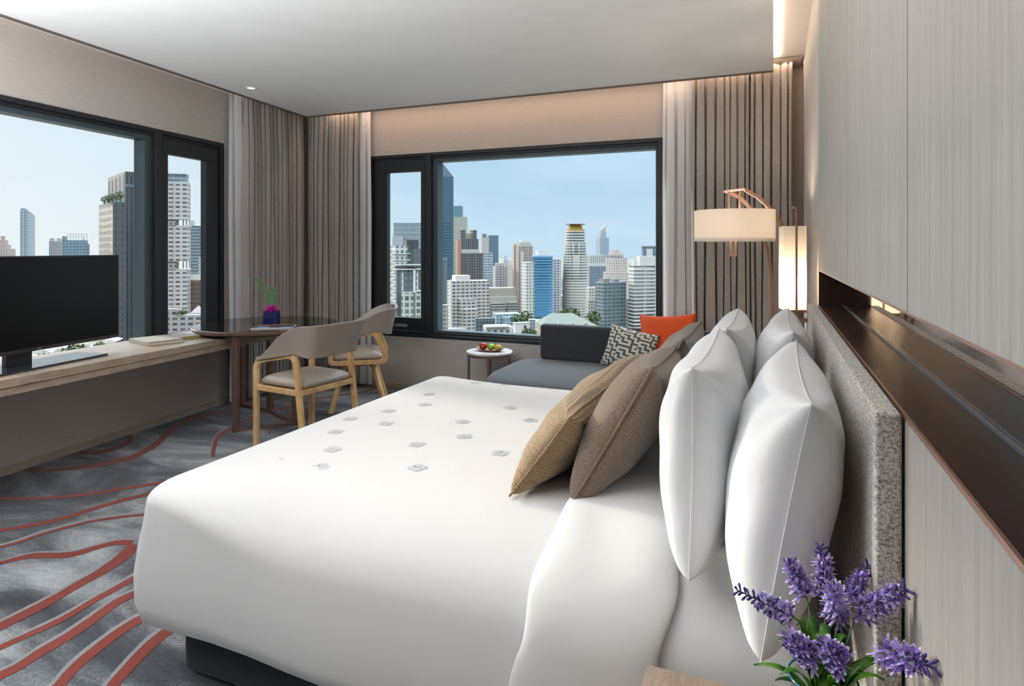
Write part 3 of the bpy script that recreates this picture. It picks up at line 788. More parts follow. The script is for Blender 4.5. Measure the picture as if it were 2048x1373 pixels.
def fruit_mat(name, c1, c2, sc=9, rough=.25):
    a = Mat(name); f = a.noise(a.coords((1, 1, .35)), sc * 8, 4, .7); a.set(a.ramp(f, [(.4, srgb(c1)), (.62, srgb(c2))]), rough, 0, .5); return a.m
fruit('apple', 'shiny dark red apple on the wooden tray', -.062, .036, fruit_mat('red_skin', '7a0f1c', 'c23a3f'))
fruit('apple', 'bright green apple in the middle of the tray', .010, .033, fruit_mat('green_skin', '6fae1e', '9fd23a'))
fruit('tangerine', 'orange and green tangerine with a leaf on the tray', .076, .033, fruit_mat('orange_skin', 'f0a020', '9aae3a', 6, .4), .82, True)

# ------------------------------------------------------------------ desk shelf and television
TL = LM
M_oak = wood('bleached_oak', '8f7e6c', 'b3a291', (2.6, .55, 2.6), 2.2, .36, .05, 1.4, .45)
sh = thing('desk_shelf', 'long pale oak desk shelf under the left window carrying the television', 'desk', (0, 0, 0))
a_end = .02
m = MB(); m.box(.016, .60, -5.5, a_end, .645, .69); m.build('top_board', M_oak, sh, LM, bevel=.002)
m = MB(); m.box(.016, .594, -5.5, a_end - .004, .603, .643); m.build('lower_board', M_oak, sh, LM, bevel=.002)
TVZ = .69
tv = thing('television', 'large flat black television standing on the desk shelf in front of the left window', 'television')
# right edge and bottom edge directions
TD = 4.20
e = at_d(237, 592, TD); 
dirn = Vector((-Fv.x, -Fv.y, 0)) 
vpx = 1290; dv = (Fv + Rv * ((vpx - CU) / FPX)); dv.z = 0; dv.normalize()
ey = e.copy(); ey.z = 0
TVM = Matrix(((dv.x, dv.y, 0, ey.x), (dv.y, -dv.x, 0, ey.y), (0, 0, 1, 0), (0, 0, 0, 1)))   # x along the screen to the far end, y = towards the room
TVM = Matrix(((dv.x, dv.y, 0, ey.x), (dv.y, -dv.x, 0, ey.y), (0, 0, 1, 0), (0, 0, 0, 1)))
tv.matrix_local = TVM
zt = EYE + (CV - 510) / FPX * TD; zb = EYE + (CV - 674) / FPX * TD
W_ = 1.32
m = MB(); m.box(-W_, 0, -.03, 0, zb, zt); m.build('housing', plain('tv_black', '1d1a19', .4), tv, bevel=.004)
m = MB()
for b in ((-W_, 0, .0, .004, zt - .008, zt), (-W_, 0, .0, .004, zb, zb + .020), (-W_, -W_ + .01, 0, .004, zb + .02, zt - .008), (-.01, 0, 0, .004, zb + .02, zt - .008)): m.box(*b)
m.build('bezel', plain('tv_bezel', '3b3430', .35, .3), tv, bevel=.001)
m = MB(); m.box(-W_ + .01, -.01, .0005, .0015, zb + .02, zt - .008); m.build('screen', Mat('tv_screen').set((.004, .004, .004), .3, 0, .22).m, tv)
cx = -.665
m = MB(); m.box(cx - .075, cx + .075, -.05, -.015, TVZ + .012, zb + .05); m.build('neck', plain('tv_neck', '1a1716', .3), tv, bevel=.004)
m = MB(); pp = rrect(cx - .46, cx + .46, -.13, .13, .02)
m.loft([[(x, y, TVZ + .002) for x, y in pp], [(x, y, TVZ + .010) for x, y in pp], [(x * .995 - .003, y * .97, TVZ + .013) for x, y in pp]], 0, True, True, True)
m.build('foot_plate', Mat('tv_gloss').set((.02, .022, .025), .06, 0, .8).m, tv)
# maker's mark under the screen: a small round badge with two letters
lg = bpy.data.curves.new('badge_text', 'FONT'); lg.body = 'LG'; lg.size = .022; lg.extrude = .0004; lg.align_x = 'CENTER'
lo = bpy.data.objects.new('badge_text', lg); COL.objects.link(lo)
dg = bpy.context.evaluated_depsgraph_get()
bme = bpy.data.meshes.new_from_object(lo.evaluated_get(dg)); bpy.data.objects.remove(lo)
bo = bpy.data.objects.new('badge', bme); COL.objects.link(bo); bo.parent = tv
bo.matrix_local = Matrix.Translation((cx + .10, .0045, zb + .003)) @ Matrix(((1, 0, 0, 0), (0, 0, 1, 0), (0, 1, 0, 0), (0, 0, 0, 1)))
bme.materials.clear(); bme.materials.append(plain('badge_silver', 'b8b8b8', .3, .6))
# two folders on the shelf
M_folder = fabric('folder_cloth', '8a8577', 'a39d8e', 200, .7, .2)
M_page = plain('folder_page', 'cfc7b6', .8)
def folder(name, label, u, v_, w_, d_, h_, rz, accent=None, z=TVZ + .001):
    c_ = at_z(u, v_, z)
    t = thing(name, label, 'folder', (c_.x, c_.y, z), rz)
    m = MB(); m.box(-w_ / 2, w_ / 2, -d_ / 2, d_ / 2, 0, .003); m.box(-w_ / 2, w_ / 2, -d_ / 2, d_ / 2, h_ - .003, h_); m.box(-w_ / 2, -w_ / 2 + .003, -d_ / 2, d_ / 2, .003, h_ - .003)
    m.build('cover', M_folder, t, bevel=.001)
    m = MB(); m.box(-w_ / 2 + .004, w_ / 2 - .006, -d_ / 2 + .006, d_ / 2 - .006, .003, h_ - .003); m.build('pages', accent or M_page, t)
folder('folder', 'larger taupe cloth folder lying flat on the desk shelf', 313, 685, .24, .31, .028, math.radians(75))
folder('folder', 'smaller folder with a yellow edge lying behind the larger one', 367, 676, .15, .24, .022, math.radians(70), plain('yellow_edge', 'b99a4a', .6))

# ------------------------------------------------------------------ round table
tc_ = Vector((-3.80, 4.0, 0))
rt = thing('round_table', 'round walnut-edged table with a dark glass top beside the curtains', 'table', tc_)
M_walnut = wood('walnut', '4e3a30', '70564a', (1, 1, 7), 1.5, .35, .04, .8, .5)
m = MB(); m.lathe([(.0, .713), (.535, .713), (.552, .722), (.555, .735), (.555, .745), (.545, .7485), (0.0, .7485)], n=96); m.build('tabletop', M_walnut, rt, smooth=False, bevel=.002)
m = MB(); m.lathe([(.0, .7487), (.543, .7487), (.543, .751), (.0, .751)], n=96); m.build('glass_top', Mat('smoked_glass').set((.016, .014, .013), .04, 0, .9).m, rt)
L = dict(a=(.12, -.44), b=(-.065, .10), c=(-.44, .17), d=(.40, -.12))
for q in L.values():
    m = MB(); m.box(q[0] - .022, q[0] + .022, q[1] - .022, q[1] + .022, .0, .713); m.build('leg', M_copper_dk, rt, bevel=.003)
for q, r_ in (('a', 'd'), ('b', 'c'), ('b', 'd')):
    m = MB(); m.bar([(*L[q], .012), (*L[r_], .012)], .03, .022); m.build('floor_bar', M_copper_dk, rt)
# cube vase with a magenta bloom and fern, magazine
cp = at_z(543, 647, .7515)
vz = thing('cube_vase', 'dark blue glass cube vase on the round table', 'vase', cp, .3)
s_ = .051
m = MB()
m.loft([[(x * k, y * k, z) for x, y in rrect(-s_, s_, -s_, s_, .006, 3)] for k, z in ((1, 0), (1, .10), (.93, .10), (.93, .012))], 0, True, True, True)
m.build('glass_body', Mat('blue_glass').set((.01, .02, .10), .08, 0, .8).m, vz)
fb = thing('pink_flower', 'magenta flower in the blue cube vase', 'flower', cp + Vector((0, 0, .095)))
M_mag = plain('magenta_petal', 'c80fa8', .6)
m = MB(); rp = random.Random(3)
for k in range(90):
    an = rp.uniform(0, 2 * PI); el = rp.uniform(-.1, 1.5); L_ = rp.uniform(.055, .078) * (1 - .25 * el / 1.5)
    d_ = Vector((math.cos(an) * math.cos(el), math.sin(an) * math.cos(el), math.sin(el))); sd = d_.cross(Vector((0, 0, 1))).normalized(); 
    pts = []
    for i in range(6):
        q = i / 5; wd = .011 * math.sin(PI * (.15 + .8 * q)); c0 = d_ * (L_ * q) + Vector((0, 0, .008 * math.sin(q * 5 + k)))
        pts += [c0 - sd * wd, c0 + sd * wd]
    m.add(pts, [(2 * i, 2 * i + 1, 2 * i + 3, 2 * i + 2) for i in range(5)])
m.build('petals', M_mag, fb, smooth=True, solid=.0006)
M_fern = plain('fern_green', '4f8a4a', .6)
def frond(label, ang, lean, length):
    t = thing('fern_frond', label, 'fern', cp + Vector((0, 0, .06)))
    d_ = Vector((math.cos(ang), math.sin(ang), 0)); spine = []
    for i in range(17):
        q = i / 16; spine.append(d_ * (lean * q ** 1.6) + Vector((0, 0, length * q * (1 - .08 * q * q))))
    m = MB(); m.tube(spine, .0016, 6, taper=[1 - .7 * i / 16 for i in range(17)]); m.build('stalk', plain('fern_stalk', '3a5a2c', .7), t)
    m = MB(); side = Rv.copy()
    for i in range(34):
        q = .28 + .72 * i / 33; k = q * 16; k0 = min(15, int(k)); c0 = spine[k0].lerp(spine[k0 + 1], k - k0)
        wl = .036 * math.sin(PI * min(1, (q - .18) * 1.12)) ** .7 + .004 if q < 1.05 else .004
        for s in (-1, 1):
            tip = c0 + side * (s * wl) + Vector((0, 0, wl * .35)) - Fv * (.006 * math.sin(i))
            w0 = Vector((0, 0, .0022)); mid = c0.lerp(tip, .5)
            m.add([c0 - w0 * .5, mid - w0, tip, mid + w0, c0 + w0 * .5], [(0, 1, 2, 3, 4)])
    m.build('leaflets', M_fern, t)
Lx = -Rv
frond('taller green fern frond leaning left out of the cube vase', math.atan2(Lx.y, Lx.x), .125, .335)
frond('shorter upright green fern frond in the cube vase', math.atan2(Rv.y, Rv.x), .012, .235)
mp_ = at_z(548, 655, .7515)
mg = thing('magazine', 'glossy colour magazine lying in front of the blue vase', 'magazine', mp_, math.radians(32))
m = MB(); m.box(-.15, .15, -.105, .105, 0, .009); m.build('pages', plain('magazine_paper', (.8, .78, .75), .6), mg, bevel=.001)
a = Mat('magazine_cover'); br = a.n('ShaderNodeTexVoronoi', distance='CHEBYCHEV'); a.l(a.coords((9, 12, 1)), br.inputs[0]); br.inputs['Scale'].default_value = 1
a.set(a.ramp(br.outputs['Color'], [(.25, srgb('3a2c2c')), (.45, srgb('c08468')), (.6, srgb('2b2f38')), (.8, srgb('5b88b0'))]), .5, 0, .25)
m = MB(); m.box(-.149, .149, -.104, .104, .0092, .0102); m.build('cover', a.m, mg)

# ------------------------------------------------------------------ armchairs
M_ash = wood('honey_ash', 'b98e58', 'e6c290', (2, 2, .7), 1.1, .4, .02, .5, .45)
a = Mat('taupe_leather'); f = a.noise(a.coords(), 160, 3, .6); a.set(a.mix(a.noise(a.coords(), 5, 2), srgb('978b80'), srgb('ada196')), .34, 0, .5); a.bump(f, .12, .001); M_leather = a.m
def armchair(label, loc, rz, loop):
    ch = thing('armchair', label, 'armchair', loc, rz)
    X = .245
    for s in (-1, 1):
        if not loop:
            pts = round_path([(s * X, -.235, 0), (s * X, -.235, .595), (s * (X - .0), .145, .665), (s * X, .235, 0)], .075, 7)
        else:
            pts = round_path([(s * X, -.17, .415), (s * X, -.225, .415), (s * X, -.235, .60), (s * X, .135, .665), (s * X, .235, .415), (s * X, -.17, .415)], .06, 7)
        m = MB(); m.sweep(pts, [(-.014, -.02), (.014, -.02), (.014, .02), (-.014, .02)], up=(1, 0, 0)) if False else m.sweep(pts, [(-.020, -.014), (.020, -.014), (.020, .014), (-.020, .014)], up=(1, 0, 0))
        m.build('side_frame', M_ash, ch, bevel=.004)
    m = MB()
    m.box(-X + .014, X - .014, -.235, -.205, .395, .432); m.box(-X + .014, X - .014, .165, .195, .395, .432)
    m.box(-X - .012, -X + .016, -.215, .18, .395, .432); m.box(X - .016, X + .012, -.215, .18, .395, .432)
    m.build('seat_rail', M_ash, ch, bevel=.004)
    if loop:
        for sx in (-1, 1):
            for sy in (-1, 1):
                pts = round_path([(sx * .03, sy * .03, .375), (sx * .13, sy * .12, .378), (sx * .235, sy * .225, .0)], .06, 6)
                m = MB(); m.sweep(pts, [(-.018, -.016), (.018, -.016), (.018, .016), (-.018, .016)]); m.build('leg', M_ash, ch, bevel=.004)
        m = MB(); m.lathe([(.07, .355), (.07, .397)], n=24, cap0=True, cap1=True); m.build('swivel_hub', M_gap, ch)
    rings = []
    for i, z in ((.012, .432), (.0, .440), (-.006, .455), (.0, .470), (.018, .484), (.05, .496), (.10, .505), (.16, .509)):
        rings.append([(x, y, z) for x, y in rrect(-X + .018 + i, X - .018 - i, -.225 + i, .19 - i, max(.05 - i * .2, .01), 6)])
    m = MB(); m.loft(rings, 0, True, True, True); m.build('seat_cushion', M_leather, ch, smooth=True)
    # wrap-around leather back
    path = round_path([(-.262, -.20, 0), (-.262, .09, 0), (-.215, .255, 0), (.215, .255, 0), (.262, .09, 0), (.262, -.20, 0)], .07, 8)
    tot = [0]
    for i in range(1, len(path)): tot.append(tot[-1] + (path[i] - path[i - 1]).length)
    fine = []
    N = 72
    for k in range(N + 1):
        d_ = tot[-1] * k / N; j = max(i for i in range(len(tot)) if tot[i] <= d_ + 1e-9); j = min(j, len(path) - 2)
        q = (d_ - tot[j]) / (tot[j + 1] - tot[j]); fine.append(path[j].lerp(path[j + 1], q))
    rows = []
    for k, p_ in enumerate(fine):
        y = p_.y
        tq = max(0, min(1, (y + .20) / .42)); sm = tq * tq * (3 - 2 * tq)
        zlo = .600 + .068 * max(0, min(1, (y + .20) / .34)); zlo = zlo - .03 * max(0, min(1, (y - .14) / .1))
        zhi = .622 + .235 * sm ** .85
        cen = Vector((0, -.02, 0)); out = (p_ - cen); out.z = 0; out.normalize()
        row = []
        th = .014
        nr = []
        H = 7
        for q in range(H + 1):
            t_ = q / H; z = zlo + (zhi - zlo) * t_; fl_ = .055 * sm * t_ ** 1.2
            nr.append(p_ + out * (fl_ + th) + Vector((0, 0, z)))
        for q in range(H, -1, -1):
            t_ = q / H; z = zlo + (zhi - zlo) * t_; fl_ = .055 * sm * t_ ** 1.2
            nr.append(p_ + out * (fl_ - th) + Vector((0, 0, z)))
        rows.append(nr)
    m = MB(); m.loft(rows, 0, True, True, True); m.build('backrest', M_leather, ch, bevel=.008)
    return ch
armchair('ash-framed armchair with taupe leather back nearest the camera, its front leg beside the bed', (-3.0, 3.55, 0), math.radians(-97.5), False)
armchair('ash-framed leather armchair standing farther back under the window, on splayed legs', (-3.30, 4.56, 0), math.radians(-56.4), True)

# ------------------------------------------------------------------ floor lamp with drum shade
M_shade = None
def shade_mat(name, col=(.88, .83, .76), em=None, tr=.35):
    a = Mat(name); out = a.t.nodes['Material Output']
    d = a.n('ShaderNodeBsdfDiffuse'); d.inputs[0].default_value = (*col, 1)
    tl = a.n('ShaderNodeBsdfTranslucent'); tl.inputs[0].default_value = (*col, 1)
    mx = a.n('ShaderNodeMixShader'); mx.inputs[0].default_value = tr; a.l(d.outputs[0], mx.inputs[1]); a.l(tl.outputs[0], mx.inputs[2]); a.l(mx.outputs[0], out.inputs[0]); return a.m
M_shade = shade_mat('linen_shade')
DL = 3.80
dc = at_d(1468, 450, DL); zt_, zb_ = EYE + 75.5 / FPX * DL, EYE + 13.5 / FPX * DL
fl_ = thing('floor_lamp', 'copper arc floor lamp with a round white drum shade in front of the drapes', 'floor lamp', (dc.x, dc.y, 0))
R_ = 77 / FPX * DL
m = MB(); m.lathe([(R_ - .004, zb_ + .003), (R_, zb_), (R_, zt_), (R_ - .004, zt_)], n=72); m.lathe([(R_ - .004, zt_), (R_ - .005, zb_ + .003)], n=72)
m.build('lamp_shade', M_shade, fl_, smooth=False)
m = MB(); m.lathe([(.0, zb_ + .02), (R_ - .008, zb_ + .02)], n=48); m.build('diffuser', shade_mat('lamp_diffuser', (.9, .86, .78), None, .5), fl_)
def lp(u, v_, d_):
    q = at_d(u, v_, d_); return Vector((q.x - dc.x, q.y - dc.y, q.z))
def bez(pts, n=10): return [Vector(q) for q in catmull([tuple(x) for x in pts], n)]
arm1 = bez([lp(1490, 380, DL - .05), lp(1520, 398, DL - .02), lp(1545, 424, DL + .02), lp(1566, 455, DL + .06), lp(1580, 500, DL + .1), lp(1585, 560, DL + .12), lp(1586, 700, DL + .12)])
arm1.append(Vector((arm1[-1].x, arm1[-1].y, .02)))
arm2 = bez([lp(1456, 385, DL + .10), lp(1482, 398, DL + .13), lp(1505, 424, DL + .18), lp(1524, 462, DL + .25), lp(1536, 510, DL + .32), lp(1543, 570, DL + .34), lp(1545, 700, DL + .34)])
arm2.append(Vector((arm2[-1].x, arm2[-1].y, .02)))
for q in (arm1, arm2):
    m = MB(); m.sweep(q, [(-.010, -.007), (.010, -.007), (.010, .007), (-.010, .007)], up=(Fv.x, Fv.y, 0)); m.build('arc_arm', M_copper, fl_)
m = MB(); m.bar([lp(1450, 383, DL + .02), lp(1491, 378, DL - .05)], .03, .012); m.bar([lp(1450, 383, DL + .02), lp(1457, 384.5, DL + .10)], .02, .012); m.build('top_bar', M_copper, fl_, bevel=.002)
for u in (1458, 1479):
    q = lp(u, 384, DL); m = MB(); m.box(q.x - .006, q.x + .006, q.y - .006, q.y + .006, zb_ - (.075 if False else -.03), q.z); m.build('hanger_rod', M_copper, fl_)
m = MB(); q = lp(1466.5, 484, DL); 
for s in (-1, 1): m.box(q.x + s * .015 - .006, q.x + s * .015 + .006, q.y - .008, q.y + .008, zb_ - .08, zb_ + .03)
m.box(q.x - .021, q.x + .021, q.y - .008, q.y + .008, zb_ - .09, zb_ - .078); m.build('finial', M_copper, fl_, bevel=.0015)
m = MB(); bs = [arm1[-1], arm2[-1]]; cxy = (bs[0] + bs[1]) / 2
m.lathe([(.0, 0), (.15, 0), (.15, .018), (.0, .02)], (cxy.x, cxy.y - .0, 0), 40); m.build('base', M_copper_dk, fl_)
lamp('POINT', 'drum_lamp_bulb', (dc.x, dc.y, (zt_ + zb_) / 2), 9, (1, .88, .74), shadow_soft_size=.05)
# wall lantern
DS = 3.20
lc = at_d(1585, 536, DS)
sc = thing('wall_lantern', 'tall rectangular lit wall lantern with a copper bar beside the headboard', 'wall lamp', (lc.x, lc.y, 1.0))
z1_, z0_ = EYE + 44 / FPX * DS - 1.0, EYE - 121 / FPX * DS - 1.0
hw = 24 / FPX * DS
Ms = Matrix.Rotation(A * .6, 4, 'Z')
m = MB(); sq = rrect(-hw * .92, hw * .92, -hw * .7, hw * .7, .003, 2)
m.loft([[(x, y, z) for x, y in sq] for z in (z0_, z1_)]); o = m.build('lamp_shade', shade_mat('lantern_shade', (.9, .84, .74), None, .5), sc, Ms)
m = MB()
fx = -hw * .7 - .012
m.box(.0 - .001, .009, fx - .004, fx + .004, z0_ - .07, z1_ + .095); m.box(-.010, -.003, fx + .03, fx + .036, z1_ - .0, z1_ + .09); m.box(-.010, .009, fx - .004, fx + .036, z1_ + .088, z1_ + .097)
m.build('vertical_bar', M_copper_dk, sc, Ms, bevel=.001)
m = MB(); m.box(-hw * .95, hw * .95, -hw * .72, hw * .72, z0_ - .016, z0_ - .001); m.build('bottom_plate', M_copper_dk, sc, Ms, bevel=.002)
m = MB(); m.box(.005, .03, -.015, .01, z0_ - .10, z0_ - .016); m.build('stem', M_copper_dk, sc, Ms)
m = MB(); m.box(.005, .203 - lc.x, -.012, .012, z0_ - .065, z0_ - .045); m.build('wall_arm', M_copper_dk, sc, bevel=.002)
lamp('POINT', 'lantern_bulb', (lc.x, lc.y, 1.0 + z0_ + .13), 4.0, (1, .82, .6), shadow_soft_size=.03)

# ------------------------------------------------------------------ nightstand with lavender
ns = thing('nightstand', 'grey-brown wooden bedside table whose corner shows at the bottom edge', 'bedside table', (-.02, 1.03, 0))
M_nsw = wood('nightstand_wood', '7b6a5c', '9c8b7c', (8, 1, 8), 2, .5, .15, .8)
TN = Matrix.Translation((.02, -1.03, 0))
NZ = .53
m = MB(); m.box(-.232, .183, .80, 1.272, NZ - .03, NZ); m.build('top', M_nsw, ns, TN, bevel=.0015)
m = MB(); m.box(-.215, .18, .82, 1.255, .16, NZ - .03); m.build('body', M_nsw, ns, TN, bevel=.002)
m = MB(); m.box(-.222, -.215, .83, 1.245, .18, NZ - .045); dr = m.build('drawer', M_nsw, ns, TN, bevel=.002)
m = MB(); m.box(-.232, -.222, .98, 1.10, .36, .37); m.build('handle', M_copper_dk, dr)
for x in (-.19, .15):
    for y in (.85, 1.22):
        m = MB(); m.box(x - .015, x + .015, y - .015, y + .015, 0, .16); m.build('leg', M_copper_dk, ns, TN)
vc = Vector((.068, 1.05, NZ))
vs_ = thing('flower_vase', 'small clear glass vase with a blue rim on the bedside table', 'vase', vc)
prof = [(.034, .0), (.036, .004), (.038, .08), (.045, .175), (.0475, .19)]
m = MB(); m.lathe(prof + [(r - .0025, z) for r, z in prof[::-1][:-1]] + [(.0, .008)], n=40, cap0=True)
m.build('glass_body', glass('vase_glass', (.80, .86, .80), .2), vs_, smooth=True)
m = MB(); rr = [(math.cos(2 * PI * i / 40) * .0475, math.sin(2 * PI * i / 40) * .0475) for i in range(41)]
m.tube([(x, y, .19) for x, y in rr], .0018, 8); m.build('rim', Mat('blue_rim').set((.02, .14, .26), .1, 0, .8).m, vs_, smooth=True)
M_lav = [plain('lavender_petal_' + n, c, .6, Sheen_Weight=.3) for n, c in (('deep', '5b3f98'), ('mid', '7d5fb8'), ('pale', 'a892d2'))]
M_tip = plain('lavender_petal_tip', 'cfc4e6', .6)
M_bud = plain('lavender_bud', '43307c', .7)
M_lstem = plain('lavender_stem_green', '3f5a32', .6)
a = Mat('lavender_leaf'); f = a.noise(a.coords((1, 1, 1)), 30, 2); a.set(a.ramp(f, [(.4, srgb('24501c')), (.65, srgb('5f9a2c'))]), .45, 0, .4); M_leaf = a.m
rl = random.Random(21)
def petal(mb, c0, d_, L_, wd, mi, curl):
    sd = d_.cross(Vector((.3, .2, 1))).normalized(); up = sd.cross(d_); pts = []
    for i in range(5):
        q = i / 4; w_ = wd * (.35, .85, 1.0, .8, .15)[i]; cc = c0 + d_ * (L_ * q) + up * (curl * q * q)
        pts += [cc - sd * w_, cc + sd * w_]
    mb.add(pts[:8], [(0, 1, 3, 2), (2, 3, 5, 4), (4, 5, 7, 6)], mi)
    mb.add(pts[6:], [(0, 1, 3, 2)], 3)
def lavender(label, b, t, nf, rad, leaves, budlen=.25, opened=1.0):
    """b, t: base and tip of the flower spike"""
    root = thing('lavender_stem', label, 'flower', vc + Vector((rl.uniform(-.012, .012), rl.uniform(-.012, .012), .02)))
    off = root.location.copy()
    st_ = Vector((0, 0, 0)); b_ = b - off; t_ = t - off; ax = (t_ - b_); L_ = ax.length; ax.normalize()
    neck = Vector((max(-.03, min(.03, b_.x * .25)), max(-.03, min(.03, b_.y * .25)), .175))
    pts = bez([st_, neck, neck.lerp(b_, .55) + Vector((0, 0, .01)), b_, b_.lerp(t_, .5), t_], 6)
    m = MB(); m.tube(pts, .0016, 6, taper=[1 - .5 * i / len(pts) for i in range(len(pts))]); m.build('stalk', M_lstem, root, smooth=True)
    m = MB(); s1 = ax.cross(Vector((0.2, 0.1, 1))).normalized(); s2 = ax.cross(s1)
    for k in range(nf):
        q = (k + .5) / nf; an = k * 2.4; rd = rad * (1.0 - .35 * q) * (1 if q < 1 - budlen else .35)
        c0 = b_ + ax * (L_ * q); o_ = (s1 * math.cos(an) + s2 * math.sin(an)); dd = (o_ + ax * .55).normalized()
        if q > 1 - budlen:
            e_ = c0 + dd * (rad * .45)
            m.tube([c0, e_, e_ + dd * .003], .0019, 5, 4, taper=[.6, 1.2, .4]); continue
        e_ = c0 + dd * rd * .45
        m.tube([c0, e_], .0014, 4, rl.choice((0, 1)), taper=[.8, 1.3])
        side = dd.cross(ax).normalized(); u2 = dd.cross(side)
        mi = rl.choice((0, 1, 1, 2))
        for j in range(6):
            th = 2 * PI * j / 6 + k; pd = (dd * .62 + (side * math.cos(th) + u2 * math.sin(th)) * .85).normalized()
            petal(m, e_, pd, rd * .62 * opened, .0028, mi, .0015)
    m.build('flower_spike', M_lav + [M_tip, M_bud], root, smooth=True)
    for (az_, ln, up_) in leaves:
        m = MB(); d_ = Vector((math.cos(az_), math.sin(az_), 0)); sd = Vector((-d_.y, d_.x, 0)); L0 = []
        for i in range(11):
            q = i / 10; wd = .0075 * math.sin(PI * min(1, .08 + q * .92)) ** .8 + .0004
            c0 = Vector((0, 0, .12)) + d_ * (ln * .75 * q ** 1.5) + Vector((0, 0, up_ * (q - .45 * q ** 3)))
            L0 += [c0 - sd * wd, c0 + Vector((0, 0, -.002)) , c0 + sd * wd]
        m.add(L0, [f_ for i in range(10) for f_ in ((3 * i, 3 * i + 1, 3 * i + 4, 3 * i + 3), (3 * i + 1, 3 * i + 2, 3 * i + 5, 3 * i + 4))])
        m.build('leaf', M_leaf, root, smooth=True, solid=.0007)
pa = lambda u, v_, d_: at_d(u, v_, d_)
RA, FA = math.atan2(Rv.y, Rv.x), math.atan2(Fv.y, Fv.x)
def lf(*k): return [(RA + math.radians(x[0]), x[1], x[2]) for x in k]
lavender('lavender stem reaching far left over the sheet', pa(1592, 1238, .97), pa(1473, 1180, 1.00), 34, .022, lf((200, .09, .12), (150, .07, .16), (170, .12, .10), (185, .05, .17)), .4)
lavender('upright lavender stem leaning left in front of the large pillow', pa(1614, 1200, 1.02), pa(1578, 1122, 1.04), 26, .026, lf((120, .05, .20), (250, .06, .15), (140, .04, .20)), .12)
lavender('tallest lavender stem, rising straight up', pa(1652, 1200, 1.04), pa(1643, 1092, 1.06), 34, .026, lf((60, .04, .21), (100, .05, .22), (80, .03, .19)), .25)
lavender('lavender stem with a dark bud tip in front of the headboard edge', pa(1695, 1205, 1.02), pa(1738, 1130, 1.05), 30, .024, lf((20, .07, .19), (50, .06, .2)), .35)
lavender('large central lavender bloom facing the camera', pa(1672, 1238, 1.02), pa(1668, 1180, .94), 30, .029, lf((90, .03, .2), (300, .05, .14), (30, .03, .19)), .0)
lavender('lavender stem leaning right across the veneer panel', pa(1716, 1232, .96), pa(1815, 1178, .92), 38, .027, lf((0, .10, .15), (-20, .09, .13), (15, .12, .12)), .22)
lavender('low lavender bloom at the left, hanging towards the bedside table', pa(1640, 1328, .92), pa(1576, 1276, .93), 30, .027, lf((180, .08, .07), (210, .10, .05), (240, .08, .06)), .0)
lavender('low lavender bloom at the bottom centre', pa(1695, 1338, .90), pa(1648, 1292, .91), 30, .028, lf((270, .06, .10), (290, .08, .06), (255, .05, .12)), .0)
lavender('low lavender stem drooping right towards the wall', pa(1764, 1306, .86), pa(1862, 1333, .78), 36, .027, lf((-40, .10, .08), (-10, .12, .06), (-60, .08, .08), (-25, .07, .12)), .3)

# ------------------------------------------------------------------ the city outside
_plain, _srgb = plain, srgb
CK = .50      # scales every city base colour down so the city doesn't overexpose
def plain(name, c, rough=.5, metal=0, spec=.3, **k):
    c = _srgb(c) if isinstance(c, str) else c
    return _plain(name, tuple(x * CK for x in c), rough, metal, spec, **k)

GZ = -86.0
KD = 1.9      # distance factor of the skyline
a = Mat('city_ground'); f = a.noise(a.coords((1, 1, 1)), .03, 5, .7)
a.set(a.ramp(f, [(.40, srgb('33402b')), (.50, srgb('55564f')), (.62, srgb('77736b'))]), .95)
m = MB(); m.add([(-4500, -300, GZ), (2500, -300, GZ), (2500, 5000, GZ), (-4500, 5000, GZ)], [(0, 1, 2, 3)])
struct(m.build('ground', a.m))

def facade(name, wall, glass_c, bay=3.4, floor=3.2, wx=.55, wz=.5, wall2=None, bands=False, vary=.5, rough=.6, off=0):
    """wall with a grid of windows, from the building's own coordinates in metres"""
    a = Mat(name); tcn = a.n('ShaderNodeTexCoord'); sp = a.n('ShaderNodeSeparateXYZ'); a.l(tcn.outputs['Object'], sp.inputs[0])
    h = a.math('ADD', sp.outputs[0], sp.outputs[1]); 
    hx = a.math('DIVIDE', h, bay); zz = a.math('DIVIDE', sp.outputs[2], floor)
    fx = a.math('FRACT', hx); fz = a.math('FRACT', zz)
    def band(v_, w_):  # 1 inside centred band of width w
        d_ = a.math('ABSOLUTE', a.math('SUBTRACT', v_, .5)); return a.math('LESS_THAN', d_, w_ / 2)
    mk = band(fz, wz) if bands else a.math('MULTIPLY', band(fx, wx), band(fz, wz))
    # only on upright faces
    g = a.n('ShaderNodeNewGeometry'); sn = a.n('ShaderNodeSeparateXYZ'); a.l(g.outputs['Normal'], sn.inputs[0])
    mk = a.math('MULTIPLY', mk, a.math('LESS_THAN', a.math('ABSOLUTE', sn.outputs[2]), .6))
    cv = a.n('ShaderNodeCombineXYZ'); a.l(a.math('FLOOR', hx), cv.inputs[0]); a.l(a.math('FLOOR', zz), cv.inputs[1])
    wn_ = a.n('ShaderNodeTexWhiteNoise', noise_dimensions='2D'); a.l(cv.outputs[0], wn_.inputs[0])
    gc = tuple(x * CK * .66 for x in srgb(glass_c)); wc = tuple(x * CK for x in srgb(wall)); w2 = tuple(x * CK for x in srgb(wall2)) if wall2 else tuple(x * .9 for x in wc)
    gl = a.mix(a.math('MULTIPLY', wn_.outputs[0], vary), gc, tuple(x * .5 + y * .5 for x, y in zip(gc, wc)))
    pier = a.math('GREATER_THAN', a.math('FRACT', a.math('DIVIDE', h, bay * 3)), .86)
    base = a.mix(pier, wc, w2)
    a.set(a.mix(mk, base, gl), a.math('MULTIPLY_ADD', mk, -.35, rough), 0, .35); return a.m

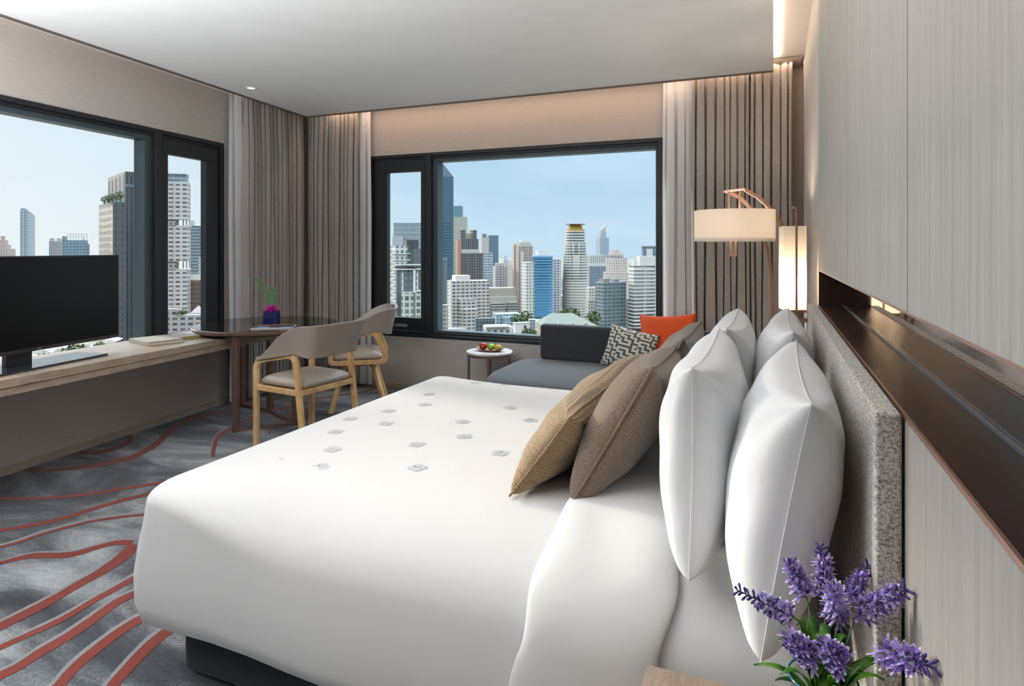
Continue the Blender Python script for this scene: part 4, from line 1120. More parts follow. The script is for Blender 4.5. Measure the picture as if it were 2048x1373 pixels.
def quad(u0, ue, u1, D, phi):
    # D in metres along the view
    c = at_d(ue, CV, D); c.z = 0
    e1 = Rv * math.cos(phi) + Fv * math.sin(phi); e2 = -Rv * math.sin(phi) + Fv * math.cos(phi)
    def solve(e, u):
        k = (u - CU) / FPX; # (c+t e).R = k (c+t e).F
        return (k * c.dot(Fv) - c.dot(Rv)) / (e.dot(Rv) - k * e.dot(Fv))
    t1, t2 = solve(e1, u1), solve(e2, u0) if u0 < ue - .5 else 34.0
    return c, e1, e2, t1, t2
FOOT = []
class Tower:
    def __init__(s, name, label, u0, ue, u1, D, phi=.5, group=None, cat='building'):
        D = D * KD
        s.D = D; s.c, s.e1, s.e2, s.t1, s.t2 = quad(u0, ue, u1, D, phi)
        _m = s.c + (s.e1 * s.t1 + s.e2 * s.t2) / 2; FOOT.append((_m.x, _m.y, max(s.t1, s.t2) * .62))
        s.root = thing(name, label, cat, (s.c.x, s.c.y, GZ), math.atan2(s.e1.y, s.e1.x), group)
    def z(s, v): return EYE - (v - CV) / FPX * s.D - GZ
    def fr(s, a, b): return a * s.t1, b * s.t2
    def block(s, name, mat, vt, vb=None, x=(0, 1), y=(0, 1), bevel=0):
        """box in fractions of the footprint, tops given as photo rows"""
        m = MB(); z1 = s.z(vt); z0 = s.z(vb) if vb is not None else 0
        m.box(x[0] * s.t1, x[1] * s.t1, y[0] * s.t2, y[1] * s.t2, z0, z1); return m.build(name, mat, s.root)
    def slabs(s, name, mat, vt, vb, n, out=.8, th=.5, x=(0, 1), y=(0, 1)):
        m = MB(); z1, z0 = s.z(vt), s.z(vb)
        for i in range(n):
            z = z0 + (z1 - z0) * i / n
            m.box(x[0] * s.t1 - out, x[1] * s.t1 + out, y[0] * s.t2 - out, y[1] * s.t2, z, z + th)
        return m.build(name, mat, s.root)
fc = facade
C_conc = plain('pale_concrete', 'c9c6c0', .9); C_roof = plain('roof_grey', '8d8e8e', .9); C_white = plain('white_render', 'e2e0db', .85)
C_dark = plain('charcoal_cladding', '4d5054', .7)
T = Tower
# --- seen through the window wall, left to right
t = T('office_tower', 'pale glass slab block far off in the small opening pane', 787, 787, 862, 620, 0)
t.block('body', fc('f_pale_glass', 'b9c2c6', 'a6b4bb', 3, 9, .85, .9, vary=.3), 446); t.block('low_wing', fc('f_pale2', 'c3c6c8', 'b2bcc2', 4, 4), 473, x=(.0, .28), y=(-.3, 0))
t = T('apartment_tower', 'dark grey and white modern apartment tower with stepped terraces close by', 776, 790, 868, 150, .45)
Fm = fc('f_modern_dark', '5d6468', '8ea5a6', 2.3, 2.9, .5, .62, 'd5d6d2')
Fm2 = fc('f_modern_white', 'd9d8d3', '6e8a8c', 2.2, 2.9, .6, .66, '50575b')
t.block('tower_body', fc('f_modern_core', '646b70', '6f8488', 3.4, 2.9, .35, .4, '545b60'), 498, x=(.35, 1), y=(.1, 1)); t.block('core', C_dark, 480, x=(.32, .62), y=(.12, .5))
t.block('upper_terrace', Fm2, 492, x=(0, .36), y=(.0, .8)); t.block('middle_terrace', Fm, 542, x=(0.0, .66), y=(-.25, .0)); t.block('lower_terrace', fc('f_modern_low', 'cfcdc6', '67797c', 2.6, 2.9, .66, .64, '7b8084'), 584, x=(.10, .62), y=(-.6, -.25))
t.slabs('balcony_slabs', C_white, 496, 700, 16, .6, .4, x=(0, .34), y=(0, .5)); 
for nm, vv_, x_, y_ in (('white_frame', 529, (.0, .62), (-.26, 0)), ('white_frame', 538, (-.02, .68), (-.3, 0)), ('white_frame', 581, (.46, .78), (-.62, -.3))):
    t.block(nm, C_white, vv_, vv_ + 2.2, x_, y_)
t.block('white_pier', C_white, 538, 584, x=(.60, .68), y=(-.3, -.22)); t.block('white_pier', C_white, 538, 584, x=(.40, .46), y=(-.3, -.22)); t.block('white_pier', C_white, 584, 690, x=(.62, .66), y=(-.62, -.58))
t = T('pointed_tower', 'tall blue glass tower ending in a sharp pyramid, left part of the big pane', 856, 872, 907, 520, .5)
Fp = fc('f_blue_glass', '4f7183', '5d8294', 4.2, 3.6, .6, .62, '466576', vary=.7, rough=.4)
t.block('shaft', Fp, 352); m = MB(); zb0, zb1 = t.z(352), t.z(329)
q = [(0, 0), (t.t1, 0), (t.t1, t.t2), (0, t.t2)]
m.add([(x, y, zb0) for x, y in q] + [(t.t1 * .55, t.t2 * .3, zb1 + 3)], [(0, 1, 4), (1, 2, 4), (2, 3, 4), (3, 0, 4), (3, 2, 1, 0)]); m.build('pyramid_roof', plain('blue_roof_glass', '38505f', .6), t.root)
t.block('side_bay', Fp, 372, x=(-.12, .3), y=(.3, .9)); t.slabs('balconies', plain('teal_slab', '7390 9c'.replace(' ', ''), .7), 440, 640, 34, .9, .8, x=(.45, .8), y=(0, .1))
t = T('office_tower', 'slim teal striped tower right behind the pointed tower', 905, 905, 924, 700, 0)
t.block('body', fc('f_teal_stripe', '8fb3ba', '4d7e8e', 2.6, 300, .5, 1.0, vary=.2), 412)
t = T('office_tower', 'plain beige office slab behind the pointed tower', 903, 903, 933, 640, 0)
t.block('body', fc('f_beige_slab', 'c4c2b4', 'b3b5ac', 3, 4, .7, .4, vary=.3), 434)
t = T('apartment_tower', 'brown-grey tower with a battlemented stepped top', 913, 922, 966, 390, .45)
Fb = fc('f_browngrey', '6f6b6c', '565a62', 3.2, 3.2, .6, .6, '8a8480')
t.block('lower_body', Fb, 507); t.block('upper_body', fc('f_browngrey2', '706e70', '545c66', 2.6, 40, .5, .9, '8a8480'), 478, x=(.02, .82), y=(.1, .9))
t.block('roof_turret', Fb, 460, x=(.04, .24), y=(.2, .8)); t.block('roof_turret', Fb, 460, x=(.55, .76), y=(.2, .8)); t.block('roof_screen', plain('beige_screen', 'a59e86', .8), 467, x=(.24, .55), y=(.3, .7)); t.block('parapet', C_conc, 499, 508, x=(.0, .84), y=(.04, .9))
t.block('pink_pier', plain('pinkish_stone', 'b3917f', .8), 480, x=(-.14, .02), y=(.0, .5))
t = T('office_tower', 'white banded office tower right of the battlemented one', 962, 966, 986, 430, .4)
t.block('body', fc('f_white_band', 'c6cfd3', '5f7e92', 3, 3.4, .7, .55), 506); t.block('roof_block', C_conc, 476, 506, x=(-.1, .6), y=(.1, .8)); t.block('water_tank', C_roof, 468, 477, x=(.0, .4), y=(.2, .6))
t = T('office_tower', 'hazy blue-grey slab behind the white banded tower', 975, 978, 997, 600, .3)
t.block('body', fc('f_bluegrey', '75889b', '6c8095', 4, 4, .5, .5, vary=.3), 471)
t = T('apartment_tower', 'white apartment block with square windows behind the stepped front block', 984, 990, 1014, 440, .4)
Fw = fc('f_white_apt', 'd3d2d0', '70747e', 3.4, 3.2, .5, .5)
t.block('body', Fw, 533); t.block('left_shoulder', Fw, 530, x=(.0, .4), y=(-.1, .0)); t.block('penthouse', C_conc, 527, 533, x=(.2, .8), y=(.2, .8)); 
t = T('apartment_tower', 'slender cream tower in the distance between white and pink blocks', 1012, 1016, 1027, 620, .5)
t.block('body', fc('f_cream', 'e3d9c8', 'c0b5a8', 4, 4, .5, .4), 529); t.block('top', C_white, 522, 529, x=(.2, .8), y=(.2, .8))
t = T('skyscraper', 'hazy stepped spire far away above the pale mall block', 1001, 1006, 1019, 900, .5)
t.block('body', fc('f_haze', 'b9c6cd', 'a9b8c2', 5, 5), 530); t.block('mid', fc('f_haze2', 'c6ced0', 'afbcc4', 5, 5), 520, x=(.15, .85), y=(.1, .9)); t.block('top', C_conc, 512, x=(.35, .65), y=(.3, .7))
t = T('shopping_centre', 'wide low beige windowless block with striped parking decks', 968, 975, 1031, 400, .25)
t.block('hall', plain('beige_render', 'b6afa2', .9), 577); t.block('front_hall', plain('beige_render_light', 'beb9ad', .9), 594, x=(0, 1), y=(-.25, 0)); t.block('parking_decks', fc('f_decks', 'bfbcb4', '5d5f61', 9, 3.2, .8, .45, bands=True), 606, x=(.08, .55), y=(-.5, -.25)); t.block('parking_decks', fc('f_decks2', 'bab6ae', '5d5f61', 9, 3.2, .8, .45, bands=True), 604, x=(.66, 1), y=(-.5, -.25))
t = T('office_tower', 'white stepped office block with rows of dark windows in the foreground of the big pane', 893, 903, 979, 330, .33)
Fo = fc('f_white_office', 'cfcac4', '5a5e66', 4.6, 3.45, .72, .44)
t.block('rear_body', Fo, 563, x=(.52, 1), y=(.05, 1)); t.block('body', Fo, 563, x=(.0, .54), y=(0, .9)); t.block('stepped_wing', Fo, 600, x=(.18, .62), y=(-.22, 0)); t.block('stepped_wing', Fo, 618, x=(.26, .64), y=(-.4, -.22)); t.block('penthouse', C_white, 552, 563, x=(.12, .5), y=(.1, .8)); t.block('corner_pier', C_white, 560, x=(-.04, .02), y=(-.04, .1)); t.block('podium', C_white, 655, x=(-.1, .3), y=(-.5, -.1))
t = T('apartment_tower', 'narrow white and dark apartment building at the left edge of the big pane', 858, 860, 893, 300, .3)
t.block('body', fc('f_whitedark', '6c6f71', 'b9b9b4', 3.2, 3.1, .4, .4, 'd6d4cf'), 524); t.block('white_top', fc('f_whitetop', 'd2d1cc', '6d8086', 3, 3.1, .6, .4), 500, 524, x=(0, .75), y=(.0, .9))
t.block('rear_wing', fc('f_wing_teal', '7f979b', '506b74', 2.6, 3.1, .6, .6), 516, x=(.7, 1.05), y=(.1, 1))
t = T('apartment_building', 'low pinkish-white apartment house at the lower left corner of the big pane', 858, 860, 896, 240, .25)
t.block('body', fc('f_lowpink', 'b5aca4', '6a7f84', 3.0, 3.1, .5, .5), 611)
t = T('apartment_tower', 'tall beige tower with a pinkish gridded edge', 1027, 1037, 1066, 430, .5)
t.block('body', fc('f_beige_pink', 'c2bab0', '7a7674', 3.0, 3.2, .5, .6, 'b4978a'), 492); t.block('crown', C_conc, 485, 492, x=(.1, .9), y=(.1, .9)); t.block('corner_pier', plain('pink_pier', 'd8b9a6', .8), 489, x=(-.06, .06), y=(.7, 1.02)); t.block('corner_pier', plain('cream_pier', 'ddd2c4', .8), 503, x=(.12, .34), y=(-.06, .0)); t.block('roof_plant', C_white, 481, 486, x=(.3, .8), y=(.3, .7))
t = T('apartment_tower', 'slim white tower left of the blue curved tower', 1043, 1052, 1068, 335, .5)
t.block('body', fc('f_slim_white', 'd6d5d1', '66686c', 3.4, 3.2, .38, .45), 527); t.block('parapet', C_white, 525, 527, x=(-.03, 1.02), y=(-.03, 1.02))
# blue curved tower
t = T('blue_tower', 'bright blue tower with a rounded front and a white drum on its roof', 1066, 1084, 1104, 372, .5)
m = MB(); w_ = t.t1; d_ = t.t2; cxy = (w_ * .5, d_ * .5); R = math.hypot(w_, d_) * .5
pts = [(cxy[0] + R * .98 * math.cos(math.radians(k)), cxy[1] + R * .98 * math.sin(math.radians(k))) for k in range(0, 360, 12)]
m.prism(pts, 0, t.z(512)); m.build('body', fc('f_blue', '58a2d0', '3a6484', 3.4, 3.2, .9, .46, '7fbfe2', bands=True, rough=.35), t.root, smooth=False)
m = MB(); pts2 = [(cxy[0] + (x - cxy[0]) * 1.03, cxy[1] + (y - cxy[1]) * 1.03) for x, y in pts]
for k in range(0, 22): z = t.z(640) + k * (t.z(516) - t.z(640)) / 22; m.prism(pts2, z, z + .7)
m.build('floor_slabs', plain('light_blue_slab', '8cc4e4', .6), t.root)
m = MB(); m.prism([(cxy[0] + R * .62 * math.cos(math.radians(k)), cxy[1] + R * .62 * math.sin(math.radians(k))) for k in range(0, 360, 12)], t.z(512), t.z(501)); m.build('roof_drum', C_white, t.root)
m = MB(); m.prism(pts2, t.z(514), t.z(511)); m.build('cornice', plain('blue_cornice', 'a8d4ec', .6), t.root)
t = T('apartment_tower', 'grey and white ribbed tower right of the blue curved tower', 1100, 1100, 1122, 405, .2)
t.block('body', fc('f_ribbed', 'bfc3cb', '6e717b', 4.2, 3.2, .62, .5, 'd9d9dc'), 518)
# white round tower with the golden crown
t = T('crowned_tower', 'round white balconied tower with a golden crown and flat disc roof', 1124, 1150, 1177, 410, .78)
R0 = 27 / FPX * 410 * KD; cc = (t.t1 * .5, t.t2 * .5)
def ringpts(R, n=28, sq=1): return [(cc[0] + R * math.cos(2 * PI * k / n), cc[1] + R * math.sin(2 * PI * k / n)) for k in range(n)]
def drum(name, mat, R, vt, vb, n=28):
    m = MB(); m.prism(ringpts(R0 * R, n), t.z(vb), t.z(vt)); return m.build(name, mat, t.root)
Fc = fc('f_round', 'ddd6c8', '566a74', 3.0, 3.25, .62, .5, 'ece7dc')
drum('lower_body', Fc, .96, 560, 660); drum('middle_body', Fc, .90, 510, 560); drum('upper_body', Fc, .80, 484, 510); drum('top_body', fc('f_round_top', 'd8d8d0', '5f8288', 3, 3.2, .8, .6), .70, 464, 484)
m = MB()
for k in range(34):
    v_ = 464 + (650 - 464) * k / 34; Rk = .76 + (.24) * min(1, (v_ - 464) / 90)
    m.prism(ringpts(R0 * Rk, 24), t.z(v_) , t.z(v_) + 1.3)
m.build('balcony_rings', C_white, t.root)
M_gold2 = plain('gold_leaf_cladding', 'd3a54a', .4, .2)
drum('crown_base', M_gold2, .68, 458, 464); drum('crown', M_gold2, .52, 451, 458); drum('disc_roof', plain('disc_brown', '9d8468', .6), .74, 447.5, 449, 32); drum('disc_neck', plain('neck_brown', '9d7a4a', .6), .42, 449, 452)
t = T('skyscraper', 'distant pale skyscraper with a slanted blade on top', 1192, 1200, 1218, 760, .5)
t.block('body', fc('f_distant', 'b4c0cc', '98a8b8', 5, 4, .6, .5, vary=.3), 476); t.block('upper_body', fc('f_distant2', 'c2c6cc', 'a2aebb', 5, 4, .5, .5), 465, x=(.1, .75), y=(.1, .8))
m = MB(); zz0, zz1 = t.z(465), t.z(451); m.add([(t.t1 * .15, 2, zz0), (t.t1 * .7, 2, zz0), (t.t1 * .7, 2, zz1), (t.t1 * .15, 2, t.z(460)), (t.t1 * .15, 6, zz0), (t.t1 * .7, 6, zz0), (t.t1 * .7, 6, zz1), (t.t1 * .15, 6, t.z(460))], [(0, 1, 2, 3), (7, 6, 5, 4), (0, 3, 7, 4), (1, 5, 6, 2), (3, 2, 6, 7)]); m.build('roof_blade', C_conc, t.root)
t = T('hotel_building', 'white columned block in front of the distant blade-topped skyscraper', 1174, 1180, 1214, 560, .3)
t.block('body', fc('f_columns', 'dbdad6', 'a4aab0', 4, 30, .45, .85), 511); t.block('lower_body', fc('f_bluegrey3', '8b98a6', '75828f', 4, 4), 533, x=(-.05, 1.1), y=(-.2, 0))
t = T('apartment_tower', 'pinkish-white stepped tower with square windows', 1206, 1226, 1262, 450, .55)
Fk = fc('f_pinkwhite', 'ddd0cb', '8b8f98', 4.2, 3.6, .4, .42)
t.block('body', Fk, 545); t.block('upper_body', Fk, 516, x=(.05, .85), y=(.1, .8)); t.block('top_body', fc('f_pinktop', 'd8ccc8', '6d8790', 5, 8, .6, .4), 507, x=(.1, .7), y=(.2, .7)); t.block('roof_block', plain('pink_render', 'd9c4c0', .8), 501, x=(.2, .55), y=(.3, .6)); t.block('left_step', Fk, 560, x=(-.12, .3), y=(.3, 1.15)); t.block('left_step', Fk, 575, x=(-.3, .1), y=(.5, 1.3))
t = T('office_tower', 'dull teal glass office block in front of the pinkish tower', 1191, 1207, 1252, 300, .45)
t.block('body', fc('f_teal_office', '8a9296', '5f8088', 4.4, 3.3, .84, .6, '8d8488', vary=.8, rough=.4), 565); t.block('roof_plant', C_roof, 558, 565, x=(.1, .35), y=(.2, .7)); t.block('roof_plant', C_roof, 560, 565, x=(.6, .8), y=(.3, .7))
t = T('apartment_tower', 'broad white tower with banded balconies beside the right window edge', 1258, 1268, 1352, 300, .3)
t.block('body', fc('f_bands', 'cfd0c9', '6a6f6c', 6.5, 3.15, .8, .46, 'b9bcb6', bands=True), 532); t.slabs('balcony_bands', C_white, 534, 680, 20, .9, 1.3); t.block('penthouse', C_white, 513, 532, x=(.16, .55), y=(.2, .8)); t.block('roof_hut', C_white, 521, 532, x=(.02, .10), y=(.2, .5))
for k in (.25, .5, .75): t.block('pier', fc('f_pier%d' % int(k * 100), 'c7c8c2', '8a8d8a', 3, 3.15, .5, .4), 530, x=(k - .03, k + .03), y=(-.06, 0))
t = T('office_tower', 'small blue-grey tower peeking over the banded white tower', 1283, 1286, 1313, 520, .2)
t.block('body', fc('f_bluesm', '7f95a6', '60798d', 4, 4), 495); t.block('white_face', C_white, 498, x=(.25, .7), y=(-.15, 0)); t.block('cap', C_roof, 492.5, 495, x=(-.05, 1.05), y=(-.1, 1))
t = T('apartment_building', 'balconied low block between the teal office and the banded tower', 1250, 1256, 1272, 310, .4)
t.block('body', fc('f_lowbalc', 'bcbcb6', '67706f', 3, 3.1, .6, .5), 598)
t = T('apartment_building', 'low white terraced block at the foot of the crowned tower', 1172, 1178, 1194, 330, .4)
t.block('body', fc('f_terr', 'd6cfc2', '7d8589', 3, 3, .6, .45), 575); t.block('front_body', fc('f_terr2', 'b9b9b6', '7d8589', 3, 3, .6, .45), 600, x=(-.2, 1), y=(-.5, 0))
# hip roofed building
t = T('hip_roofed_building', 'long low building with a pale green-grey hipped roof above the sofa', 1070, 1086, 1192, 235, .12)
t.block('walls', fc('f_villa', 'b9b8a2', '8a8f88', 2.8, 3.0, .4, .5), 652)
m = MB(); w_, d_ = t.t1, min(t.t2, 26); e = 1.2; z0, z1 = t.z(653), t.z(631)
m.add([(-e, -e, z0), (w_ + e, -e, z0), (w_ + e, d_ + e, z0), (-e, d_ + e, z0), (w_ * .22, d_ * .5, z1), (w_ * .62, d_ * .5, z1)], [(0, 1, 5, 4), (1, 2, 5), (2, 3, 4, 5), (3, 0, 4), (3, 2, 1, 0)])
m.build('hip_roof', plain('pale_green_tiles', '7f8780', .8), t.root)
for k in (.3, .55, .8):
    m = MB(); x = w_ * k; m.add([(x - 1.4, -.9, z0 + .3), (x + 1.4, -.9, z0 + .3), (x + 1.4, -.9, z0 + 1.2), (x, -.9, z0 + 2.4), (x - 1.4, -.9, z0 + 1.2), (x, 4, z0 + 2.4)], [(0, 1, 2, 3, 4), (2, 5, 3), (3, 5, 4)]); m.build('dormer', plain('dormer_grey', 'a7aaa2', .8), t.root)
t = T('low_building', 'pale blue low building with balconies left of the hip roof', 984, 992, 1042, 275, .25)
t.block('walls', fc('f_lowblue', '9fb0bb', '6f808c', 2.8, 3.0, .4, .5), 629); t.block('front_wing', fc('f_lowblue2', 'a9b6be', '6f808c', 2.8, 3.0, .4, .5), 634, x=(.25, .8), y=(-.3, 0))
t = T('low_building', 'dark glass-fronted low block below the white office tower', 950, 952, 990, 250, .2)
t.block('walls', fc('f_lowdark', '5f7078', '4a5b66', 2.4, 3.0, .6, .6), 638)
t = T('low_building', 'grey low house with arched windows left of the hip-roofed one', 1056, 1060, 1084, 285, .2)
t.block('walls', fc('f_lowgrey', '9aa4ab', '6f7a82', 2.4, 3.0, .4, .5), 640)
t = T('house', 'small sunlit white cubic house near the bottom of the big pane', 1026, 1030, 1058, 200, .3)
t.block('walls', C_white, 648); t.block('roof_edge', C_conc, 646.5, 648, x=(-.04, 1.04), y=(-.04, 1)); t.block('window_opening', C_dark, 652, 657, x=(.62, .82), y=(-.02, 0))
t = T('house', 'long white modern villa with a flat overhanging roof by the window sill', 966, 972, 1026, 180, .2)
t.block('walls', fc('f_villa_w', 'd3cdc0', '6a6f70', 3.4, 4.4, .5, .6), 656); t.block('flat_roof', C_white, 652.5, 655, x=(-.02, .85), y=(-.15, .6)); t.block('terrace', C_conc, 668, x=(-.1, 1.1), y=(-.5, 0))
# --- seen through the left window
t = T('office_tower', 'slim grey-blue tower standing alone above the television', 40, 57, 70, 520, .6)
t.block('body', fc('f_slimgrey', 'a4b0b8', '7f919c', 3, 3.6, .5, .5, 'c0c8cc'), 432); t.block('top', fc('f_slimtop', '9fadb5', '8797a2', 3, 6), 428, x=(.0, .7), y=(.05, .95)); t.block('white_rib', C_conc, 434, x=(-.03, .12), y=(-.03, .1))
t = T('hotel_building', 'pink stepped building with a small dome at the far left', -4, 12, 31, 640, .4)
Fpk = fc('f_pinkstep', 'cdb4ae', '9b9498', 4, 4, .4, .5)
t.block('body', Fpk, 498); t.block('mid_body', Fpk, 490, x=(-.3, .6), y=(.1, .9)); t.block('upper_body', Fpk, 481, x=(-.2, .4), y=(.2, .8)); t.block('dome', plain('pink_dome', 'c2a7a0', .8), 473, x=(-.02, .2), y=(.35, .65))
t = T('apartment_tower', 'pink and white twin-turreted block', 98, 102, 126, 470, .3)
t.block('body', fc('f_twin', 'c3bcc2', '8d8f9c', 2.6, 3.6, .45, .6), 483); t.block('turret', C_conc, 477, x=(.02, .35), y=(.1, .8)); t.block('turret', C_conc, 477, x=(.6, .92), y=(.1, .8))
t = T('office_tower', 'blue-grey glass block with an open frame on its roof', 124, 127, 176, 430, .2)
t.block('body', fc('f_bgblock', '8598a3', '6f8796', 4, 3.8, .7, .4), 481); t.block('side_rib', C_conc, 476, x=(.8, .86), y=(-.05, .2)); t.block('left_mass', fc('f_bgb2', '95a4ab', '7c909b', 4, 4), 473, x=(0, .15), y=(.2, .9)); t.block('right_mass', fc('f_bgb3', '8c9aa3', '7c909b', 4, 4), 488, x=(.9, 1.08), y=(.2, .9))
m = MB()
for k in range(8): x = t.t1 * (.12 + .8 * k / 7); m.box(x - .25, x + .25, 3, 3.5, t.z(481), t.z(468))
m.box(t.t1 * .12, t.t1 * .92, 3, 3.5, t.z(468.6), t.z(467.6)); m.box(t.t1 * .12, t.t1 * .92, 3, 3.5, t.z(473.6), t.z(473)); m.build('roof_frame', C_conc, t.root)
t = T('dark_tower', 'big dark slate tower with a roof garden on its lower shoulder, right of the television', 216, 250, 318, 165, .75)
Fd = fc('f_slate', '55585c', '3f454d', 1.9, 3.1, .35, .9, '4a4d51', vary=.9)
t.block('main_body', Fd, 352); t.block('upper_screen', fc('f_slate_top', '56595d', '4b4f54', 1.3, 60, .2, 1, '4f5256'), 343, 352); t.block('window_band', fc('f_band', '5b5f63', '8aa2ad', 1.5, 3, .8, .9), 368, 374, x=(.0, 1), y=(-.004, 0.0))
for k in range(5): t.block('fin', plain('beige_fin', 'a59b8d', .8), 348 + k * 1.0, 400, x=(-.012, .0), y=(.06 + k * .22, .09 + k * .22))
t.block('vertical_slot', C_dark, 412, x=(.36, .42), y=(-.006, 0))
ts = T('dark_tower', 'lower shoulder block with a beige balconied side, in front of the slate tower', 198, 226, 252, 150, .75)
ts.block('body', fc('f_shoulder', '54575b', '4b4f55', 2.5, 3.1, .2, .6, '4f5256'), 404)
ts.block('beige_lit_side', fc('f_beige_lit_side', 'b5ab98', '5a5854', 2.8, 3.1, .5, .62, '8d8474'), 410, x=(-.02, .0), y=(.0, 1))  # beige is partly its own; the lighter tone paints in sunlight
ts.block('terrace_rail', glass('rail_glass', (.7, .85, .85), .3), 399, 404, x=(0, 1), y=(.0, .02)); ts.slabs('balconies', plain('beige_slab', 'c9bfae', .8), 425, 700, 22, .0, .5, x=(-.05, .0), y=(.3, .7))
t = T('apartment_tower', 'tall pinkish-white tower in three stacked sections with blue recessed strips', 318, 326, 381, 230, .25)
Fs = fc('f_stack', 'd2cbc7', '5d6066', 4.2, 3.0, .66, .42, 'c2bbb7')
Cst = plain('blue_strip', '6f7f8b', .6)
for k, (v0, v1) in enumerate(((365, 440), (455, 523), (541, 618))):
    t.block('section', Fs, v0, v1, x=(0, 1), y=(0, 1)); t.block('blue_strip', fc('f_bstrip%d' % k, '6c7c88', '55636f', 1.5, 1.5, .6, .6), v0 + 6, v1, x=(.35, .58), y=(-.015, 0))
    n_ = 9
    t.slabs('balcony_slabs', C_white, v0 + 5, v1, n_, .3, .9, x=(.62, 1.0), y=(0, .05)); t.slabs('balcony_slabs', C_white, v0 + 5, v1, n_, .3, .7, x=(0.0, .30), y=(0, .05))
for v0, v1 in ((440, 455), (523, 541)):
    t.block('recess_core', fc('f_core%d' % v0, 'b9b4b0', '60656b', 3, 3.2, .5, .5), v0, v1, x=(.0, .58), y=(.02, .9)); t.block('column', C_white, v0, v1, x=(.72, .76), y=(.0, .05)); t.block('column', C_white, v0, v1, x=(.84, .88), y=(.0, .05)); t.block('column', C_white, v0, v1, x=(.95, .99), y=(.0, .05)); t.block('ledge', C_white, v1 - 3.5, v1 - 1, x=(-.02, 1.03), y=(-.04, .9))
t.block('top_storeys', fc('f_topst', '9fa8ad', '7c93a0', 5, 5, .9, .7), 350, 365, x=(0.05, .93), y=(.05, .9)); t.block('cornice', C_white, 348.5, 350.5, x=(0, .95), y=(0, .95)); t.block('podium', Fs, 618)
t = T('office_tower', 'blue-grey banded tower behind the three-section tower', 378, 380, 404, 360, .2)
t.block('body', fc('f_bgband', '8e9aa2', '66777f', 4, 3.4, .8, .5, bands=True), 452); t.block('upper_body', C_conc, 442, 452, x=(.0, .4), y=(.1, .8)); t.block('brown_wing', fc('f_brwing', '9b9690', '7b7873', 4, 4, .5, .5), 484, x=(.0, .45), y=(-.2, 0))
t = T('apartment_tower', 'small far white tower beside the left window frame', 397, 398, 414, 300, .2)
t.block('body', fc('f_farw', 'd0cbc5', '8b8b8b', 3, 3.3, .5, .5), 515)
t = T('office_building', 'brown office block with an ochre roof line', 381, 383, 420, 230, .15)
t.block('body', fc('f_brown', '6b564d', '54443e', 2.2, 3.2, .6, .5, '5c4a42'), 562); t.block('roof_line', plain('ochre_line', 'a98a58', .7), 560, 563, x=(0, 1.02), y=(-.02, .8)); t.block('white_penthouse', C_white, 549, 560, x=(.0, .5), y=(.2, .8))
t = T('apartment_building', 'long low white building with balconies beyond the desk', 322, 330, 424, 205, .12)
t.block('body', fc('f_longwhite', 'd5cfca', '6d6f73', 4.5, 3.3, .62, .45), 629); t.block('upper_left', fc('f_longw2', 'c9c4bf', '6d6f73', 4, 3.3, .5, .5), 617, x=(0, .33), y=(.1, .9)); t.block('front_body', fc('f_longw3', 'd0c8c0', '6d6f73', 4, 3.3, .5, .5), 642, x=(0, 1), y=(-.3, 0))
m = MB(); x = t.t1 * .62; zz = t.z(629); m.add([(x - 4, 4, zz), (x + 4, 4, zz), (x + 4, 10, zz), (x - 4, 10, zz), (x, 7, t.z(614))], [(0, 1, 4), (1, 2, 4), (2, 3, 4), (3, 0, 4)]); m.build('pavilion_roof', C_conc, t.root)
for lbl, u0, u1, vt, vr, D_ in (('small white gabled house under the television, left one', 76, 100, 706, 700, 130), ('small grey-roofed house under the television, middle one', 104, 130, 705, 697, 128), ('small white house under the right end of the television', 166, 190, 702, 692, 126), ('pinkish house seen between the television and the desk', 205, 232, 684, 680, 140)):
    t = T('house', lbl, u0, u0 + 2, u1, D_, .3)
    t.block('walls', fc('f_house%d' % u0, 'd4cbc2', '716a66', 2, 3, .4, .5), vt); w_, d_ = t.t1, 9
    m = MB(); z0, z1 = t.z(vt), t.z(vr); m.add([(-.4, -.4, z0), (w_ + .4, -.4, z0), (w_ + .4, d_, z0), (-.4, d_, z0), (w_ * .5, -.4, z1), (w_ * .5, d_, z1)], [(0, 1, 4), (1, 2, 5, 4), (2, 3, 5), (3, 0, 4, 5)]); m.build('gable_roof', plain('roof_%d' % u0, 'c9c6c3', .8), t.root)
# low filler houses between the towers, each its own
rg = random.Random(12); placed = []
for k in range(400):
    D_ = rg.uniform(430, 900) * KD; u = rg.uniform(860, 1320) if k % 4 else rg.uniform(330, 415)
    wd = rg.uniform(10, 22); h_ = rg.uniform(8, 34); ct = at_d(u, CV, D_)
    if len(placed) > 27: break
    if any((ct.x - q[0]) ** 2 + (ct.y - q[1]) ** 2 < (q[2] + wd) ** 2 * 1.5 for q in placed + FOOT): continue
    placed.append((ct.x, ct.y, wd))
    t = thing('low_building', 'low pale building far off, mostly hidden among the towers', 'building', (ct.x, ct.y, GZ), rg.uniform(0, 1.5), 'low buildings filling the distance')
    m = MB(); m.box(-wd, wd, -wd * .6, wd * .6, 0, h_); m.build('walls', rg.choice((C_white, C_conc, Fw, Fo)), t)
    m = MB(); m.box(-wd - .4, wd + .4, -wd * .6 - .4, wd * .6 + .4, h_, h_ + .5); m.build('roof', rg.choice((C_roof, C_conc)), t)
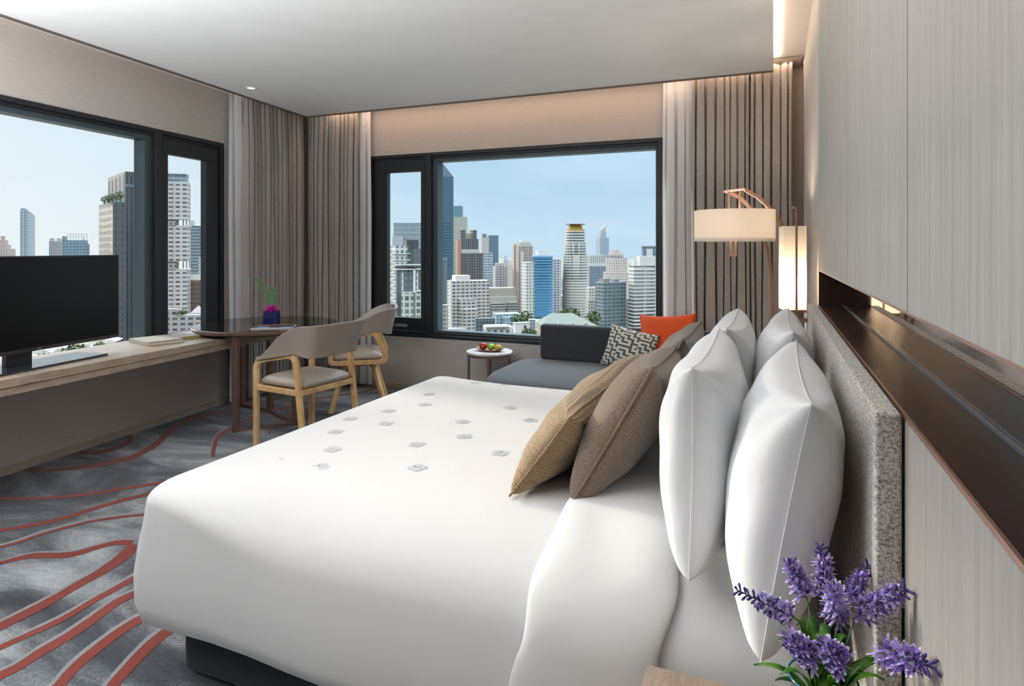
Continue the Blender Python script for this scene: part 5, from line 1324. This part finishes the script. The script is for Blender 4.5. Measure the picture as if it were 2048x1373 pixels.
# trees
a = Mat('tree_foliage'); f = a.noise(a.coords(), 1.2, 4, .7); a.set(a.ramp(f, [(.40, srgb('223019')), (.62, srgb('4a5a2e'))]), .9, 0, .1); M_tree = a.m
M_trunk = plain('tree_trunk', '5a4a3a', .9)
def tree(label, u, vt, vb, D_, wpx, group=None, ground=None):
    D_ = D_ * KD
    r = random.Random(int(u * 7 + vt)); c_ = at_d(u, CV, D_); zt_ = EYE - (vt - CV) / FPX * D_; zb_ = EYE - (vb - CV) / FPX * D_; w_ = wpx / FPX * D_ / 2
    g = GZ if ground is None else ground
    t = thing('tree', label, 'tree', (c_.x, c_.y, g), 0, group)
    m = MB(); m.tube([(0, 0, 0), (0, 0, zt_ - g - (zt_ - zb_) * .5)], w_ * .1 + .1, 7, taper=[1, .6]); m.build('trunk', M_trunk, t)
    m = MB(); n = 150
    for i in range(n):
        d_ = Vector((r.gauss(0, 1), r.gauss(0, 1), r.gauss(0, 1))).normalized() * (r.random() ** .35)
        p_ = Vector((d_.x * w_, d_.y * w_, (zt_ + zb_) / 2 - g + d_.z * (zt_ - zb_) / 2)); s_ = w_ * r.uniform(.10, .2)
        q = [p_ + Vector((r.gauss(0, 1), r.gauss(0, 1), r.gauss(0, 1))).normalized() * s_ for _ in range(5)]
        m.add(q, [(0, 1, 2), (0, 2, 3), (0, 3, 4), (1, 2, 4), (1, 3, 4)])
    m.build('crown', M_tree, t)
for u, vt, vb, D_, wp, lb in ((1050, 622, 652, 300, 34, 'dark tree at the foot of the slim white tower'), (1032, 628, 652, 262, 26, 'tree above the small white cubic house'), (1128, 618, 640, 272, 30, 'tree rising behind the hipped roof, left one'), (1146, 616, 642, 282, 30, 'tree rising behind the hipped roof, middle one'), (1186, 622, 655, 272, 34, 'tree at the right end of the hipped roof'), (1076, 632, 650, 290, 20, 'small tree in front of the blue curved tower'), (1054, 656, 672, 190, 24, 'shrubby tree near the sill beside the cubic house'), (1066, 660, 674, 180, 18, 'low tree between the cubic house and the sofa'), (884, 606, 620, 245, 22, 'rooftop tree above the pinkish-white apartment house'),
    (150, 690, 712, 118, 44, 'bushy tree under the television'), (198, 684, 700, 120, 20, 'small yellow-green tree right of the television foot'), (362, 620, 634, 204, 24, 'tree cluster on the long low white building')):
    tree(lb, u, vt, vb, D_, wp)
for k in range(5):
    u = 209 + 8 * k; tree('roof garden tree on the shoulder of the slate tower, ' + ('leftmost', 'second from the left', 'middle one', 'second from the right', 'rightmost')[k], u, 392 - 2.6 * k, 408 - 2 * k, 152 + 2 * k, 14, ground=EYE - (407 - CV) / FPX * 150 * KD)
